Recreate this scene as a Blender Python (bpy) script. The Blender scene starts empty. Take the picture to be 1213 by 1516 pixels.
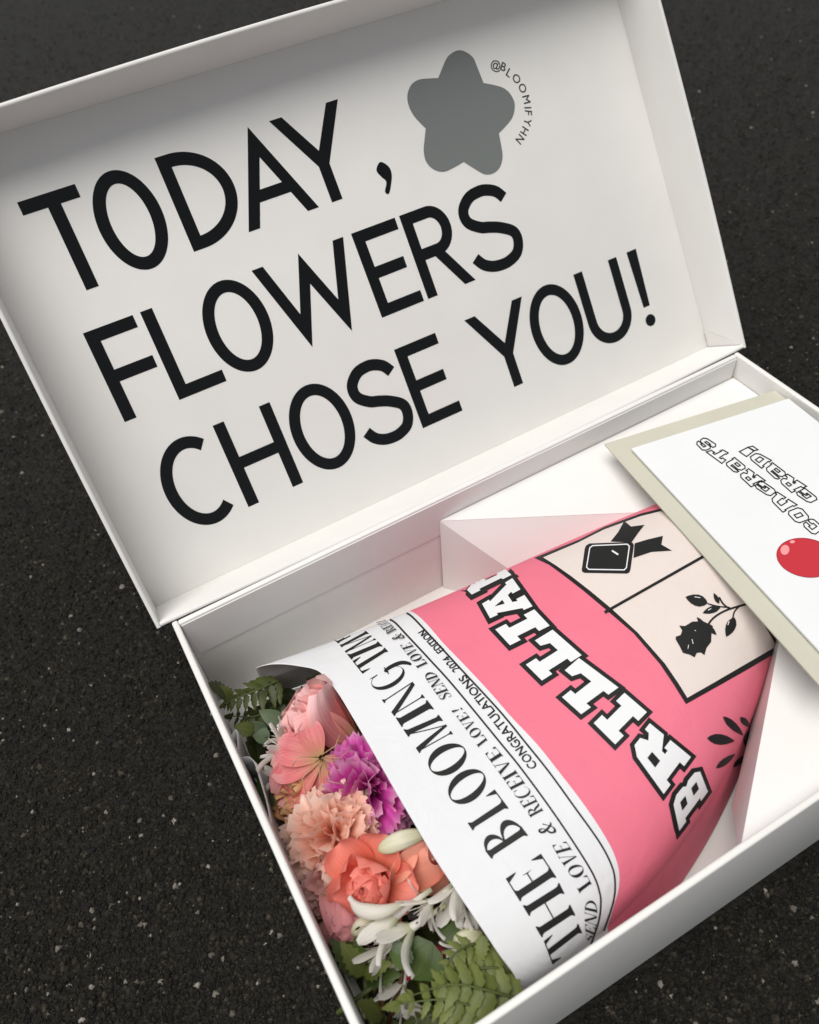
import bpy, bmesh, math, random
import numpy as np
from mathutils import Vector, Matrix, Quaternion
from mathutils.bvhtree import BVHTree
from mathutils.geometry import delaunay_2d_cdt

random.seed(7)
R_ = math.radians
scene = bpy.context.scene
col = scene.collection

# ------------------------------------------------------------------ camera
F_PX, PW, PH = 1255.15, 1213.0, 1516.0
PITCH, YAW, ROLL = 0.742473, -0.402954, -0.142725
CAM = np.array([0.015549, -0.311072, 0.450627])
def _rx(a): return np.array([[1, 0, 0], [0, math.cos(a), -math.sin(a)], [0, math.sin(a), math.cos(a)]])
def _rz(a): return np.array([[math.cos(a), -math.sin(a), 0], [math.sin(a), math.cos(a), 0], [0, 0, 1]])
ROT = _rz(YAW) @ _rx(PITCH) @ _rz(ROLL)
cd = bpy.data.cameras.new('camera')
cam = bpy.data.objects.new('camera', cd)
col.objects.link(cam)
M4 = np.eye(4); M4[:3, :3] = ROT; M4[:3, 3] = CAM
cam.matrix_world = Matrix(M4.tolist())
cd.sensor_fit = 'HORIZONTAL'; cd.sensor_width = 36.0
cd.lens = F_PX / PW * 36.0
cd.clip_start = 0.01; cd.clip_end = 200
cd.dof.use_dof = True; cd.dof.focus_distance = 0.46; cd.dof.aperture_fstop = 13
scene.camera = cam

# ------------------------------------------------------------------ sky, sun, exposure (overcast daylight)
SUN_EL, SUN_AZ = 74.0, 256.0     # azimuth: clockwise from +Y; high up, from the left short side
world = bpy.data.worlds.new('World'); scene.world = world
world.use_nodes = True
wn = world.node_tree.nodes; wl = world.node_tree.links
bg = wn['Background']
sky = wn.new('ShaderNodeTexSky'); sky.sky_type = 'NISHITA'; sky.sun_disc = False
sky.sun_elevation = R_(SUN_EL); sky.sun_rotation = R_(SUN_AZ)
sky.air_density = 0.7; sky.dust_density = 1.0; sky.ozone_density = 1.0
hs = wn.new('ShaderNodeHueSaturation'); hs.inputs['Saturation'].default_value = 0.18
wl.new(sky.outputs[0], hs.inputs['Color']); wl.new(hs.outputs[0], bg.inputs['Color'])
bg.inputs['Strength'].default_value = 0.05
sd = bpy.data.lights.new('sun', 'SUN'); sd.energy = 1.5; sd.angle = R_(45); sd.color = (1.0, 0.965, 0.92)
sun = bpy.data.objects.new('sun', sd); col.objects.link(sun)
_az, _el = R_(SUN_AZ), R_(SUN_EL)
sdir = Vector((math.sin(_az) * math.cos(_el), math.cos(_az) * math.cos(_el), math.sin(_el)))
sun.rotation_euler = sdir.to_track_quat('Z', 'Y').to_euler()
sun.location = sdir * 3
vs = scene.view_settings
vs.view_transform = 'Standard'; vs.look = 'None'; vs.gamma = 1.0; vs.use_curve_mapping = False
vs.exposure = 1.10
scene.cycles.max_bounces = 8

# ------------------------------------------------------------------ dimensions (metres)
W, D, H = 0.40, 0.246492, 0.085324
TH, RIM, OV = 0.989189, 0.034127, 0.007887      # lid elevation angle, rim depth, overhang
LL = D + 2 * OV
NV = np.array([0, -math.sin(TH), math.cos(TH)]); UV_ = np.array([0, math.cos(TH), math.sin(TH)])
LID0 = np.array([0, 0, H]) - NV * RIM
T = 0.0035                                       # board thickness
ZT = 0.068                                       # top of the insert

# a photo pixel gives a direction; distance comes from the surface the thing lies on
def ray(px):
    d = ROT @ np.array([(px[0] - PW / 2) / F_PX, -(px[1] - PH / 2) / F_PX, -1.0])
    return d / np.linalg.norm(d)
def hit(px, P0, N):
    d = ray(px); N = np.asarray(N, float)
    return CAM + d * (N @ (np.asarray(P0) - CAM)) / (N @ d)
def at_z(px, z): return hit(px, (0, 0, z), (0, 0, 1))
def lid_xy(px):
    P = hit(px, LID0, NV); return (P[0], (P - LID0) @ UV_)

# ------------------------------------------------------------------ materials
def nodes(name):
    m = bpy.data.materials.new(name); m.use_nodes = True
    return m, m.node_tree.nodes, m.node_tree.links, m.node_tree.nodes['Principled BSDF']
def ramp(N, stops):
    r = N.new('ShaderNodeValToRGB'); e = r.color_ramp.elements
    while len(e) < len(stops): e.new(0.5)
    for k, (p, c) in enumerate(stops):
        e[k].position = p; e[k].color = (*c, 1)
    return r
def board(name, colr, rough=0.5, bump=0.04, scale=900, spec=0.35, var=0.03, crinkle=0.0):
    m, N, L, b = nodes(name)
    tc = N.new('ShaderNodeTexCoord')
    n1 = N.new('ShaderNodeTexNoise'); n1.inputs['Scale'].default_value = scale; n1.inputs['Detail'].default_value = 4
    n2 = N.new('ShaderNodeTexNoise'); n2.inputs['Scale'].default_value = 35; n2.inputs['Detail'].default_value = 5
    L.new(tc.outputs['Object'], n1.inputs[0]); L.new(tc.outputs['Object'], n2.inputs[0])
    r = ramp(N, [(0.3, tuple(c * (1 - var) for c in colr)), (0.7, colr)])
    L.new(n2.outputs[0], r.inputs[0]); L.new(r.outputs[0], b.inputs['Base Color'])
    bp = N.new('ShaderNodeBump'); bp.inputs['Strength'].default_value = bump; bp.inputs['Distance'].default_value = 0.0006
    L.new(n1.outputs[0], bp.inputs['Height']); L.new(bp.outputs[0], b.inputs['Normal'])
    if crinkle:                                   # soft hand creases in the sheet
        n3 = N.new('ShaderNodeTexNoise'); n3.inputs['Scale'].default_value = 38; n3.inputs['Detail'].default_value = 3; n3.inputs['Distortion'].default_value = 0.8
        L.new(tc.outputs['Object'], n3.inputs[0])
        b2 = N.new('ShaderNodeBump'); b2.inputs['Strength'].default_value = crinkle; b2.inputs['Distance'].default_value = 0.004
        L.new(n3.outputs[0], b2.inputs['Height']); L.new(b2.outputs[0], bp.inputs['Normal'])
    b.inputs['Roughness'].default_value = rough; b.inputs['Specular IOR Level'].default_value = spec
    return m
MAT = {}
MAT['box'] = board('white_board', (0.735, 0.725, 0.698), 0.45, crinkle=0.04)
MAT['insert'] = board('insert_board', (0.76, 0.75, 0.73), 0.5)
MAT['paper'] = board('wrap_paper', (0.69, 0.70, 0.715), 0.6, 0.10, 500, 0.2, crinkle=0.30)
MAT['pink'] = board('pink_print', (0.74, 0.175, 0.25), 0.6, 0.12, 700, 0.2, 0.05, crinkle=0.22)
MAT['cream'] = board('cream_print', (0.68, 0.60, 0.56), 0.6, 0.1, 700, 0.2, crinkle=0.22)
MAT['ink'] = board('black_ink', (0.012, 0.012, 0.012), 0.55, 0.05, 700, 0.25)
MAT['inkwhite'] = board('white_print', (0.72, 0.73, 0.74), 0.6, 0.05, 700, 0.2)
MAT['envelope'] = board('cream_envelope', (0.53, 0.52, 0.43), 0.7, 0.10, 600, 0.2, 0.05)
MAT['card'] = board('card_stock', (0.74, 0.755, 0.765), 0.5, 0.02)
MAT['red'] = board('red_print', (0.50, 0.028, 0.04), 0.5, 0.02)
MAT['redlight'] = board('red_highlight_print', (0.78, 0.30, 0.31), 0.5, 0.02)
MAT['redline'] = board('red_outline_print', (0.33, 0.02, 0.04), 0.5, 0.02)
def foil(name, colr, rough, spec, bump):
    m, N, L, b = nodes(name)
    tc = N.new('ShaderNodeTexCoord')
    n1 = N.new('ShaderNodeTexNoise'); n1.inputs['Scale'].default_value = 420; n1.inputs['Detail'].default_value = 3
    L.new(tc.outputs['Object'], n1.inputs[0])
    bp = N.new('ShaderNodeBump'); bp.inputs['Strength'].default_value = bump; bp.inputs['Distance'].default_value = 0.0008
    L.new(n1.outputs[0], bp.inputs['Height']); L.new(bp.outputs[0], b.inputs['Normal'])
    b.inputs['Base Color'].default_value = (*colr, 1)
    b.inputs['Roughness'].default_value = rough; b.inputs['Specular IOR Level'].default_value = spec
    return m
MAT['foil'] = foil('black_gloss_print', (0.003, 0.004, 0.004), 0.20, 0.30, 0.16)
MAT['star'] = foil('grey_gloss_print', (0.165, 0.18, 0.172), 0.22, 0.5, 0.14)
MAT['handle'] = foil('grey_text_print', (0.05, 0.055, 0.055), 0.35, 0.4, 0.1)

def petal_mat(name, stops, vein=0.25, transl=0.25, rough=0.5, vscale=22):
    m, N, L, b = nodes(name)
    uv = N.new('ShaderNodeUVMap')
    sx = N.new('ShaderNodeSeparateXYZ'); L.new(uv.outputs[0], sx.inputs[0])
    mp = N.new('ShaderNodeMapping'); mp.inputs['Scale'].default_value = (1.2, vscale, 1)
    L.new(uv.outputs[0], mp.inputs[0])
    oi = N.new('ShaderNodeObjectInfo')
    nz = N.new('ShaderNodeTexNoise'); nz.inputs['Scale'].default_value = 1.0; nz.inputs['Detail'].default_value = 4
    nz.noise_dimensions = '4D'; L.new(mp.outputs[0], nz.inputs['Vector'])
    mu = N.new('ShaderNodeMath'); mu.operation = 'MULTIPLY'; mu.inputs[1].default_value = 40
    L.new(oi.outputs['Random'], mu.inputs[0]); L.new(mu.outputs[0], nz.inputs['W'])
    # position along the petal, jittered per petal
    ad = N.new('ShaderNodeMath'); ad.operation = 'MULTIPLY_ADD'; ad.inputs[1].default_value = 0.22; 
    L.new(oi.outputs['Random'], ad.inputs[0]); L.new(sx.outputs[0], ad.inputs[2])
    sb = N.new('ShaderNodeMath'); sb.operation = 'SUBTRACT'; sb.inputs[1].default_value = 0.11; L.new(ad.outputs[0], sb.inputs[0])
    r = ramp(N, stops); L.new(sb.outputs[0], r.inputs[0])
    vr = ramp(N, [(0.3, (1 - vein,) * 3), (0.62, (1, 1, 1))]); L.new(nz.outputs[0], vr.inputs[0])
    mx = N.new('ShaderNodeMix'); mx.data_type = 'RGBA'; mx.blend_type = 'MULTIPLY'; mx.inputs[0].default_value = 1
    L.new(r.outputs[0], mx.inputs[6]); L.new(vr.outputs[0], mx.inputs[7])
    L.new(mx.outputs[2], b.inputs['Base Color'])
    b.inputs['Roughness'].default_value = rough; b.inputs['Specular IOR Level'].default_value = 0.25
    bp = N.new('ShaderNodeBump'); bp.inputs['Strength'].default_value = 0.35; bp.inputs['Distance'].default_value = 0.0005
    L.new(nz.outputs[0], bp.inputs['Height']); L.new(bp.outputs[0], b.inputs['Normal'])
    tr = N.new('ShaderNodeBsdfTranslucent'); L.new(mx.outputs[2], tr.inputs[0])
    ms = N.new('ShaderNodeMixShader'); ms.inputs[0].default_value = transl
    L.new(b.outputs[0], ms.inputs[1]); L.new(tr.outputs[0], ms.inputs[2])
    L.new(ms.outputs[0], N['Material Output'].inputs[0])
    return m
MAT['magenta'] = petal_mat('magenta_petal', [(0, (0.30, 0.004, 0.15)), (0.45, (0.62, 0.025, 0.36)), (0.8, (0.74, 0.10, 0.48)), (1, (0.86, 0.42, 0.66))], 0.2, 0.3)
MAT['peach'] = petal_mat('peach_petal', [(0, (0.95, 0.28, 0.17)), (0.4, (0.96, 0.44, 0.30)), (0.75, (0.95, 0.58, 0.45)), (1, (0.94, 0.72, 0.62))], 0.05, 0.35)
MAT['palepink'] = petal_mat('dusty_pink_petal', [(0, (0.65, 0.20, 0.18)), (0.5, (0.80, 0.42, 0.37)), (1, (0.84, 0.58, 0.55))], 0.2)
MAT['deeppink'] = petal_mat('deep_pink_petal', [(0, (0.28, 0.02, 0.03)), (0.6, (0.48, 0.06, 0.08)), (1, (0.58, 0.18, 0.20))], 0.3)
MAT['coral'] = petal_mat('coral_petal', [(0, (0.92, 0.30, 0.17)), (0.5, (0.95, 0.27, 0.19)), (1, (0.95, 0.33, 0.27))], 0.12, 0.35)
MAT['coralpale'] = petal_mat('pale_coral_petal', [(0, (0.85, 0.46, 0.30)), (0.6, (0.90, 0.42, 0.30)), (1, (0.92, 0.36, 0.27))], 0.14, 0.3)
MAT['lily'] = petal_mat('pink_veined_petal', [(0, (0.66, 0.44, 0.22)), (0.25, (0.86, 0.36, 0.30)), (0.7, (0.92, 0.36, 0.35)), (1, (0.93, 0.58, 0.57))], 0.18, 0.25, 0.45, 34)
MAT['lilydeep'] = petal_mat('rose_veined_petal', [(0, (0.60, 0.40, 0.18)), (0.3, (0.72, 0.24, 0.20)), (0.75, (0.78, 0.22, 0.24)), (1, (0.84, 0.42, 0.42))], 0.28, 0.2, 0.45, 30)
MAT['amber'] = petal_mat('amber_petal', [(0, (0.55, 0.12, 0.05)), (0.5, (0.80, 0.38, 0.15)), (1, (0.82, 0.52, 0.28))], 0.3, 0.25)
MAT['white'] = petal_mat('white_petal', [(0, (0.55, 0.56, 0.34)), (0.3, (0.86, 0.84, 0.74)), (1, (0.90, 0.87, 0.83))], 0.12, 0.35, 0.45, 8)
MAT['bud'] = petal_mat('cream_bud_petal', [(0, (0.50, 0.50, 0.25)), (0.5, (0.82, 0.78, 0.60)), (1, (0.62, 0.64, 0.36))], 0.3, 0.2, 0.4, 16)
MAT['pinkbud'] = petal_mat('dusty_rose_bud_petal', [(0, (0.60, 0.42, 0.22)), (0.4, (0.74, 0.34, 0.35)), (1, (0.74, 0.32, 0.34))], 0.2, 0.15, 0.5, 14)
MAT['redpetal'] = petal_mat('red_petal', [(0, (0.3, 0, 0.01)), (1, (0.5, 0.01, 0.02))], 0.3)
def leaf_mat(name, a, b_, vein=0.35, rough=0.42):
    return petal_mat(name, [(0, a), (0.6, b_), (1, b_)], vein, 0.18, rough, 10)
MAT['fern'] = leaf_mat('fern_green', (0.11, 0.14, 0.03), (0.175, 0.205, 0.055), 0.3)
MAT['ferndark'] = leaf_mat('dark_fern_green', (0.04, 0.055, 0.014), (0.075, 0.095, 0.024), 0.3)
MAT['leaf'] = leaf_mat('leaf_green', (0.05, 0.085, 0.02), (0.075, 0.12, 0.028), 0.35)
MAT['leafgrey'] = leaf_mat('grey_green_leaf', (0.10, 0.14, 0.08), (0.12, 0.165, 0.09), 0.3)
MAT['stem'] = leaf_mat('stem_green', (0.10, 0.13, 0.04), (0.12, 0.15, 0.05), 0.2)
MAT['stembrown'] = leaf_mat('brown_stem', (0.16, 0.09, 0.045), (0.20, 0.12, 0.06), 0.3)
MAT['stamen'] = leaf_mat('pale_stamen', (0.42, 0.28, 0.14), (0.55, 0.36, 0.22), 0.1)
MAT['anther'] = leaf_mat('dark_anther', (0.03, 0.02, 0.015), (0.03, 0.02, 0.015), 0.1)

# asphalt
m, N, L, b = nodes('asphalt'); MAT['asphalt'] = m
tc = N.new('ShaderNodeTexCoord')
def noise(scale, det=6, rough=0.6):
    n = N.new('ShaderNodeTexNoise'); n.inputs['Scale'].default_value = scale; n.inputs['Detail'].default_value = det
    n.inputs['Roughness'].default_value = rough; L.new(tc.outputs['Object'], n.inputs['Vector']); return n
def voro(scale, feat='F1'):
    v = N.new('ShaderNodeTexVoronoi'); v.inputs['Scale'].default_value = scale; v.feature = feat
    L.new(tc.outputs['Object'], v.inputs['Vector']); return v
n1 = noise(22, 8, 0.7); n2 = noise(240, 8, 0.7); n3 = noise(900, 4, 0.7); v1 = voro(380)
r1 = ramp(N, [(0.3, (0.005, 0.0048, 0.0036)), (0.55, (0.0105, 0.0100, 0.0074)), (0.75, (0.019, 0.0172, 0.0128))]); L.new(n2.outputs[0], r1.inputs[0])
r2 = ramp(N, [(0.32, (0.70, 0.72, 0.74)), (0.5, (1.0, 0.98, 0.92)), (0.68, (1.30, 1.16, 0.98))]); L.new(n1.outputs[0], r2.inputs[0])
mx = N.new('ShaderNodeMix'); mx.data_type = 'RGBA'; mx.blend_type = 'MULTIPLY'; mx.inputs[0].default_value = 1
L.new(r1.outputs[0], mx.inputs[6]); L.new(r2.outputs[0], mx.inputs[7])
# each chip of aggregate its own tint
hsv = N.new('ShaderNodeSeparateColor'); L.new(v1.outputs['Color'], hsv.inputs[0])
r3 = ramp(N, [(0.0, (0.6, 0.6, 0.6)), (0.6, (1.0, 0.98, 0.94)), (0.9, (1.5, 1.42, 1.3)), (0.985, (2.4, 2.3, 2.1)), (1.0, (6.5, 6.2, 5.6))])
L.new(hsv.outputs[0], r3.inputs[0])
mx2 = N.new('ShaderNodeMix'); mx2.data_type = 'RGBA'; mx2.blend_type = 'MULTIPLY'; mx2.inputs[0].default_value = 0.85
L.new(mx.outputs[2], mx2.inputs[6]); L.new(r3.outputs[0], mx2.inputs[7]); L.new(mx2.outputs[2], b.inputs['Base Color'])
b.inputs['Roughness'].default_value = 0.6; b.inputs['Specular IOR Level'].default_value = 0.3
bp1 = N.new('ShaderNodeBump'); bp1.inputs['Strength'].default_value = 0.9; bp1.inputs['Distance'].default_value = 0.0030
bp1.invert = True; L.new(v1.outputs['Distance'], bp1.inputs['Height'])
bp2 = N.new('ShaderNodeBump'); bp2.inputs['Strength'].default_value = 0.8; bp2.inputs['Distance'].default_value = 0.0030
L.new(n2.outputs[0], bp2.inputs['Height']); L.new(bp1.outputs[0], bp2.inputs['Normal'])
bp3 = N.new('ShaderNodeBump'); bp3.inputs['Strength'].default_value = 0.6; bp3.inputs['Distance'].default_value = 0.0012
L.new(n3.outputs[0], bp3.inputs['Height']); L.new(bp2.outputs[0], bp3.inputs['Normal']); L.new(bp3.outputs[0], b.inputs['Normal'])
m, N, L, b = nodes('asphalt_grain'); MAT['grain'] = m
gi = N.new('ShaderNodeNewGeometry')                # every chip its own shade
r = ramp(N, [(0, (0.0045, 0.0043, 0.0032)), (0.6, (0.0100, 0.0094, 0.0070)), (0.93, (0.022, 0.018, 0.0125)), (0.985, (0.05, 0.042, 0.031)), (1, (0.26, 0.24, 0.21))])
L.new(gi.outputs['Random Per Island'], r.inputs[0]); L.new(r.outputs[0], b.inputs['Base Color'])
b.inputs['Roughness'].default_value = 0.7; b.inputs['Specular IOR Level'].default_value = 0.2

# ------------------------------------------------------------------ object helpers
def link_mesh(name, me, mat, parent=None, mtx=None):
    o = bpy.data.objects.new(name, me); col.objects.link(o)
    if mat is not None and not me.materials: me.materials.append(mat)
    if parent is not None: o.parent = parent
    if mtx is not None: o.matrix_local = mtx
    return o
def mesh_of(name, verts, faces, smooth=False, uvs=None):
    me = bpy.data.meshes.new(name); me.from_pydata([tuple(map(float, v)) for v in verts], [], faces); me.update()
    if uvs is not None:
        ul = me.uv_layers.new(name='UVMap')
        for lp in me.loops: ul.data[lp.index].uv = uvs[lp.vertex_index]
    if smooth: me.polygons.foreach_set('use_smooth', [True] * len(me.polygons))
    return me
def tag(o, label=None, cat=None, group=None, kind=None):
    if label: o['label'] = label
    if cat: o['category'] = cat
    if group: o['group'] = group
    if kind: o['kind'] = kind
    return o
def empty(name, loc=(0, 0, 0), parent=None):
    o = bpy.data.objects.new(name, None); o.empty_display_size = 0.02; col.objects.link(o); o.location = loc
    if parent: o.parent = parent
    return o
def box_mesh(name, x0, x1, y0, y1, z0, z1, bev=0.0006, seg=2, cuts=0):
    bm = bmesh.new()
    bmesh.ops.create_cube(bm, size=1)
    for v in bm.verts: v.co = Vector((x0 if v.co.x < 0 else x1, y0 if v.co.y < 0 else y1, z0 if v.co.z < 0 else z1))
    if bev: bmesh.ops.bevel(bm, geom=list(bm.edges), offset=bev, segments=seg, profile=0.5, affect='EDGES', clamp_overlap=True)
    me = bpy.data.meshes.new(name); bm.to_mesh(me); bm.free()
    me.polygons.foreach_set('use_smooth', [True] * len(me.polygons))
    try: me.set_sharp_from_angle(angle=R_(50))
    except Exception: pass
    return me
def slab_mesh(name, pts, thick):                 # planar polygon given thickness downwards along its normal
    P = [Vector(p) for p in pts]
    n = Vector((0, 0, 0))
    for i in range(len(P)): n += P[i].cross(P[(i + 1) % len(P)])
    n.normalize(); k = len(P)
    vs_ = [tuple(p) for p in P] + [tuple(p - n * thick) for p in P]
    fs = [list(range(k)), list(range(2 * k - 1, k - 1, -1))] + [[i, i + k, (i + 1) % k + k, (i + 1) % k][::1] for i in range(k)]
    me = mesh_of(name, vs_, fs)
    bm = bmesh.new(); bm.from_mesh(me); bmesh.ops.recalc_face_normals(bm, faces=bm.faces); bm.to_mesh(me); bm.free()
    return me

# ------------------------------------------------------------------ 2-D print helpers: a patch is (points, faces)
def lerp(a, b, t): return (a[0] + (b[0] - a[0]) * t, a[1] + (b[1] - a[1]) * t)
def grid(a, b, c, d, n=4, m=2):                  # a-b along, d-c opposite side
    P, Fc = [], []
    for i in range(n + 1):
        p, q = lerp(a, b, i / n), lerp(d, c, i / n)
        for j in range(m + 1): P.append(lerp(p, q, j / m))
    for i in range(n):
        for j in range(m):
            k = i * (m + 1) + j; Fc.append((k, k + 1, k + m + 2, k + m + 1))
    return P, Fc
def rect(x0, y0, x1, y1, n=4, m=2):
    return grid((x0, y0), (x0, y1), (x1, y1), (x1, y0), n, m)
def strip(A, B, m=1):
    P, Fc = [], []
    for a, b_ in zip(A, B):
        for j in range(m + 1): P.append(lerp(a, b_, j / m))
    for i in range(len(A) - 1):
        for j in range(m):
            k = i * (m + 1) + j; Fc.append((k, k + 1, k + m + 2, k + m + 1))
    return P, Fc
def ring(cx, cy, ro, ri, a0=0, a1=360, n=40, dx=0):
    A, B = [], []
    for i in range(n + 1):
        a = R_(a0 + (a1 - a0) * i / n)
        A.append((cx + ro[0] * math.cos(a), cy + ro[1] * math.sin(a)))
        B.append((cx + dx + ri[0] * math.cos(a), cy + ri[1] * math.sin(a)))
    return strip(A, B, 2)
def smooth(pts, n=8, closed=False):              # Catmull-Rom
    out = []; k = len(pts)
    rng = range(k) if closed else range(k - 1)
    for i in rng:
        g = lambda j: pts[j % k] if closed else pts[min(max(j, 0), k - 1)]
        p0, p1, p2, p3 = [np.array(g(j), float) for j in (i - 1, i, i + 1, i + 2)]
        for s in range(n):
            t = s / n
            out.append(tuple(0.5 * (2 * p1 + (p2 - p0) * t + (2 * p0 - 5 * p1 + 4 * p2 - p3) * t * t + (3 * p1 - p0 - 3 * p2 + p3) * t ** 3)))
    if not closed: out.append(tuple(pts[-1]))
    return out
def stroke(pts, w, closed=False, m=1):           # w constant or list; mitred
    k = len(pts); P = [np.array(p, float) for p in pts]; A, B = [], []
    for i in range(k):
        a = P[(i - 1) % k] if (closed or i > 0) else None
        c = P[(i + 1) % k] if (closed or i < k - 1) else None
        d1 = (P[i] - a) / (np.linalg.norm(P[i] - a) + 1e-12) if a is not None else None
        d2 = (c - P[i]) / (np.linalg.norm(c - P[i]) + 1e-12) if c is not None else None
        if d1 is None: d1 = d2
        if d2 is None: d2 = d1
        n1_ = np.array([-d1[1], d1[0]]); n2_ = np.array([-d2[1], d2[0]])
        nn = n1_ + n2_; l = np.linalg.norm(nn)
        nn = n1_ if l < 1e-6 else nn / l
        sc = min(1.0 / max(nn @ n1_, 0.3), 2.2)
        wi = w[i] if isinstance(w, (list, tuple)) else w
        A.append(tuple(P[i] + nn * sc * wi / 2)); B.append(tuple(P[i] - nn * sc * wi / 2))
    if closed: A.append(A[0]); B.append(B[0])
    return strip(A, B, m)
def densify(pts, step, closed=True):
    out = []; k = len(pts)
    for i in range(k if closed else k - 1):
        a, b_ = pts[i], pts[(i + 1) % k]
        n = max(1, int(math.hypot(b_[0] - a[0], b_[1] - a[1]) / step))
        for s in range(n): out.append(lerp(a, b_, s / n))
    if not closed: out.append(pts[-1])
    return out
def fill(outer, holes=(), step=6.0):             # triangulate with inner points so that it can follow a curved sheet
    loops = [densify(outer, step)] + [densify(h, step) for h in holes]
    vs_, es = [], []
    for lp in loops:
        s = len(vs_); vs_ += [Vector(p) for p in lp]
        es += [(s + i, s + (i + 1) % len(lp)) for i in range(len(lp))]
    xs = [p[0] for p in outer]; ys = [p[1] for p in outer]
    y = min(ys) + step * .6
    while y < max(ys):
        x = min(xs) + step * .6
        while x < max(xs):
            vs_.append(Vector((x, y))); x += step
        y += step
    r_ = delaunay_2d_cdt(vs_, es, [], 4, 1e-6)
    return [tuple(p) for p in r_[0]], [tuple(f) for f in r_[2]]
def patches_to_mesh(name, patches, proj, level, jitter=0.000006):
    V, Fc = [], []
    for pi, (P, F_) in enumerate(patches):
        idx = []
        for p in P:
            q = proj(p, level + pi * jitter)
            if q is None: idx.append(-1)
            else: idx.append(len(V)); V.append(q)
        for f in F_:
            g = [idx[i] for i in f]
            if min(g) >= 0: Fc.append(g)
    if not Fc: return None
    return mesh_of(name, V, Fc, True)
def orient(me, toward):                           # flip faces that look away from a point/direction function
    bm = bmesh.new(); bm.from_mesh(me); bm.normal_update()
    fl = [f for f in bm.faces if f.normal.dot(toward(f.calc_center_median())) < 0]
    bmesh.ops.reverse_faces(bm, faces=fl); bm.to_mesh(me); bm.free()
def quadmap(q):                                   # unit square -> quad (base_start, base_end, top_end, top_start)
    bs, be, te, ts = q
    return lambda p: lerp(lerp(bs, be, p[0]), lerp(ts, te, p[0]), p[1])
def mapped(patches, f): return [([f(p) for p in P], F_) for P, F_ in patches]

# built-in sans lettering as flat triangles, x 0..1 over the line, y 0..1 over the cap height
def sans(text):
    cu = bpy.data.curves.new('tmp_text', 'FONT'); cu.body = text; cu.resolution_u = 3
    o = bpy.data.objects.new('tmp_text', cu); col.objects.link(o)
    dg = bpy.context.evaluated_depsgraph_get(); dg.update()
    me = o.evaluated_get(dg).to_mesh()
    P = [(v.co.x, v.co.y) for v in me.vertices]; Fc = [tuple(p.vertices) for p in me.polygons]
    o.evaluated_get(dg).to_mesh_clear()
    bpy.data.objects.remove(o); bpy.data.curves.remove(cu)
    x0 = min(p[0] for p in P); x1 = max(p[0] for p in P); y1 = 0.73 if len(P) else 1
    return P, Fc, x0, x1

# ------------------------------------------------------------------ serif lettering (high contrast), height 1
ST, HR = 0.185, 0.032
def stem(x, t=ST, y0=0.0, y1=1.0, ext=0.06, top=True, bot=True):
    c = x + t / 2; ys = []
    prof = lambda d: ext if d <= HR else ext * max(0, 1 - (d - HR) / 0.08) ** 2
    for y in (0, HR, HR + 0.02, HR + 0.045, HR + 0.08, 0.3, 0.5, 0.7, 1 - HR - 0.08, 1 - HR - 0.045, 1 - HR - 0.02, 1 - HR, 1):
        d0, d1 = y, 1 - y
        e = max(prof(d0) if bot else 0, prof(d1) if top else 0)
        ys.append((y0 + (y1 - y0) * y, e))
    return strip([(c - t / 2 - e, y) for y, e in ys], [(c + t / 2 + e, y) for y, e in ys], 2)
def arm(x0, x1, y, up):                           # hairline arm with a wedge serif; up=+1 wedge above, -1 below
    s = 1 if up > 0 else -1
    return [rect(x0, y - HR / 2, x1, y + HR / 2, 1, 4), grid((x1, y), (x1 - .14, y), (x1 - .03, y + s * .24), (x1, y + s * .26), 3, 2)]
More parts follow.
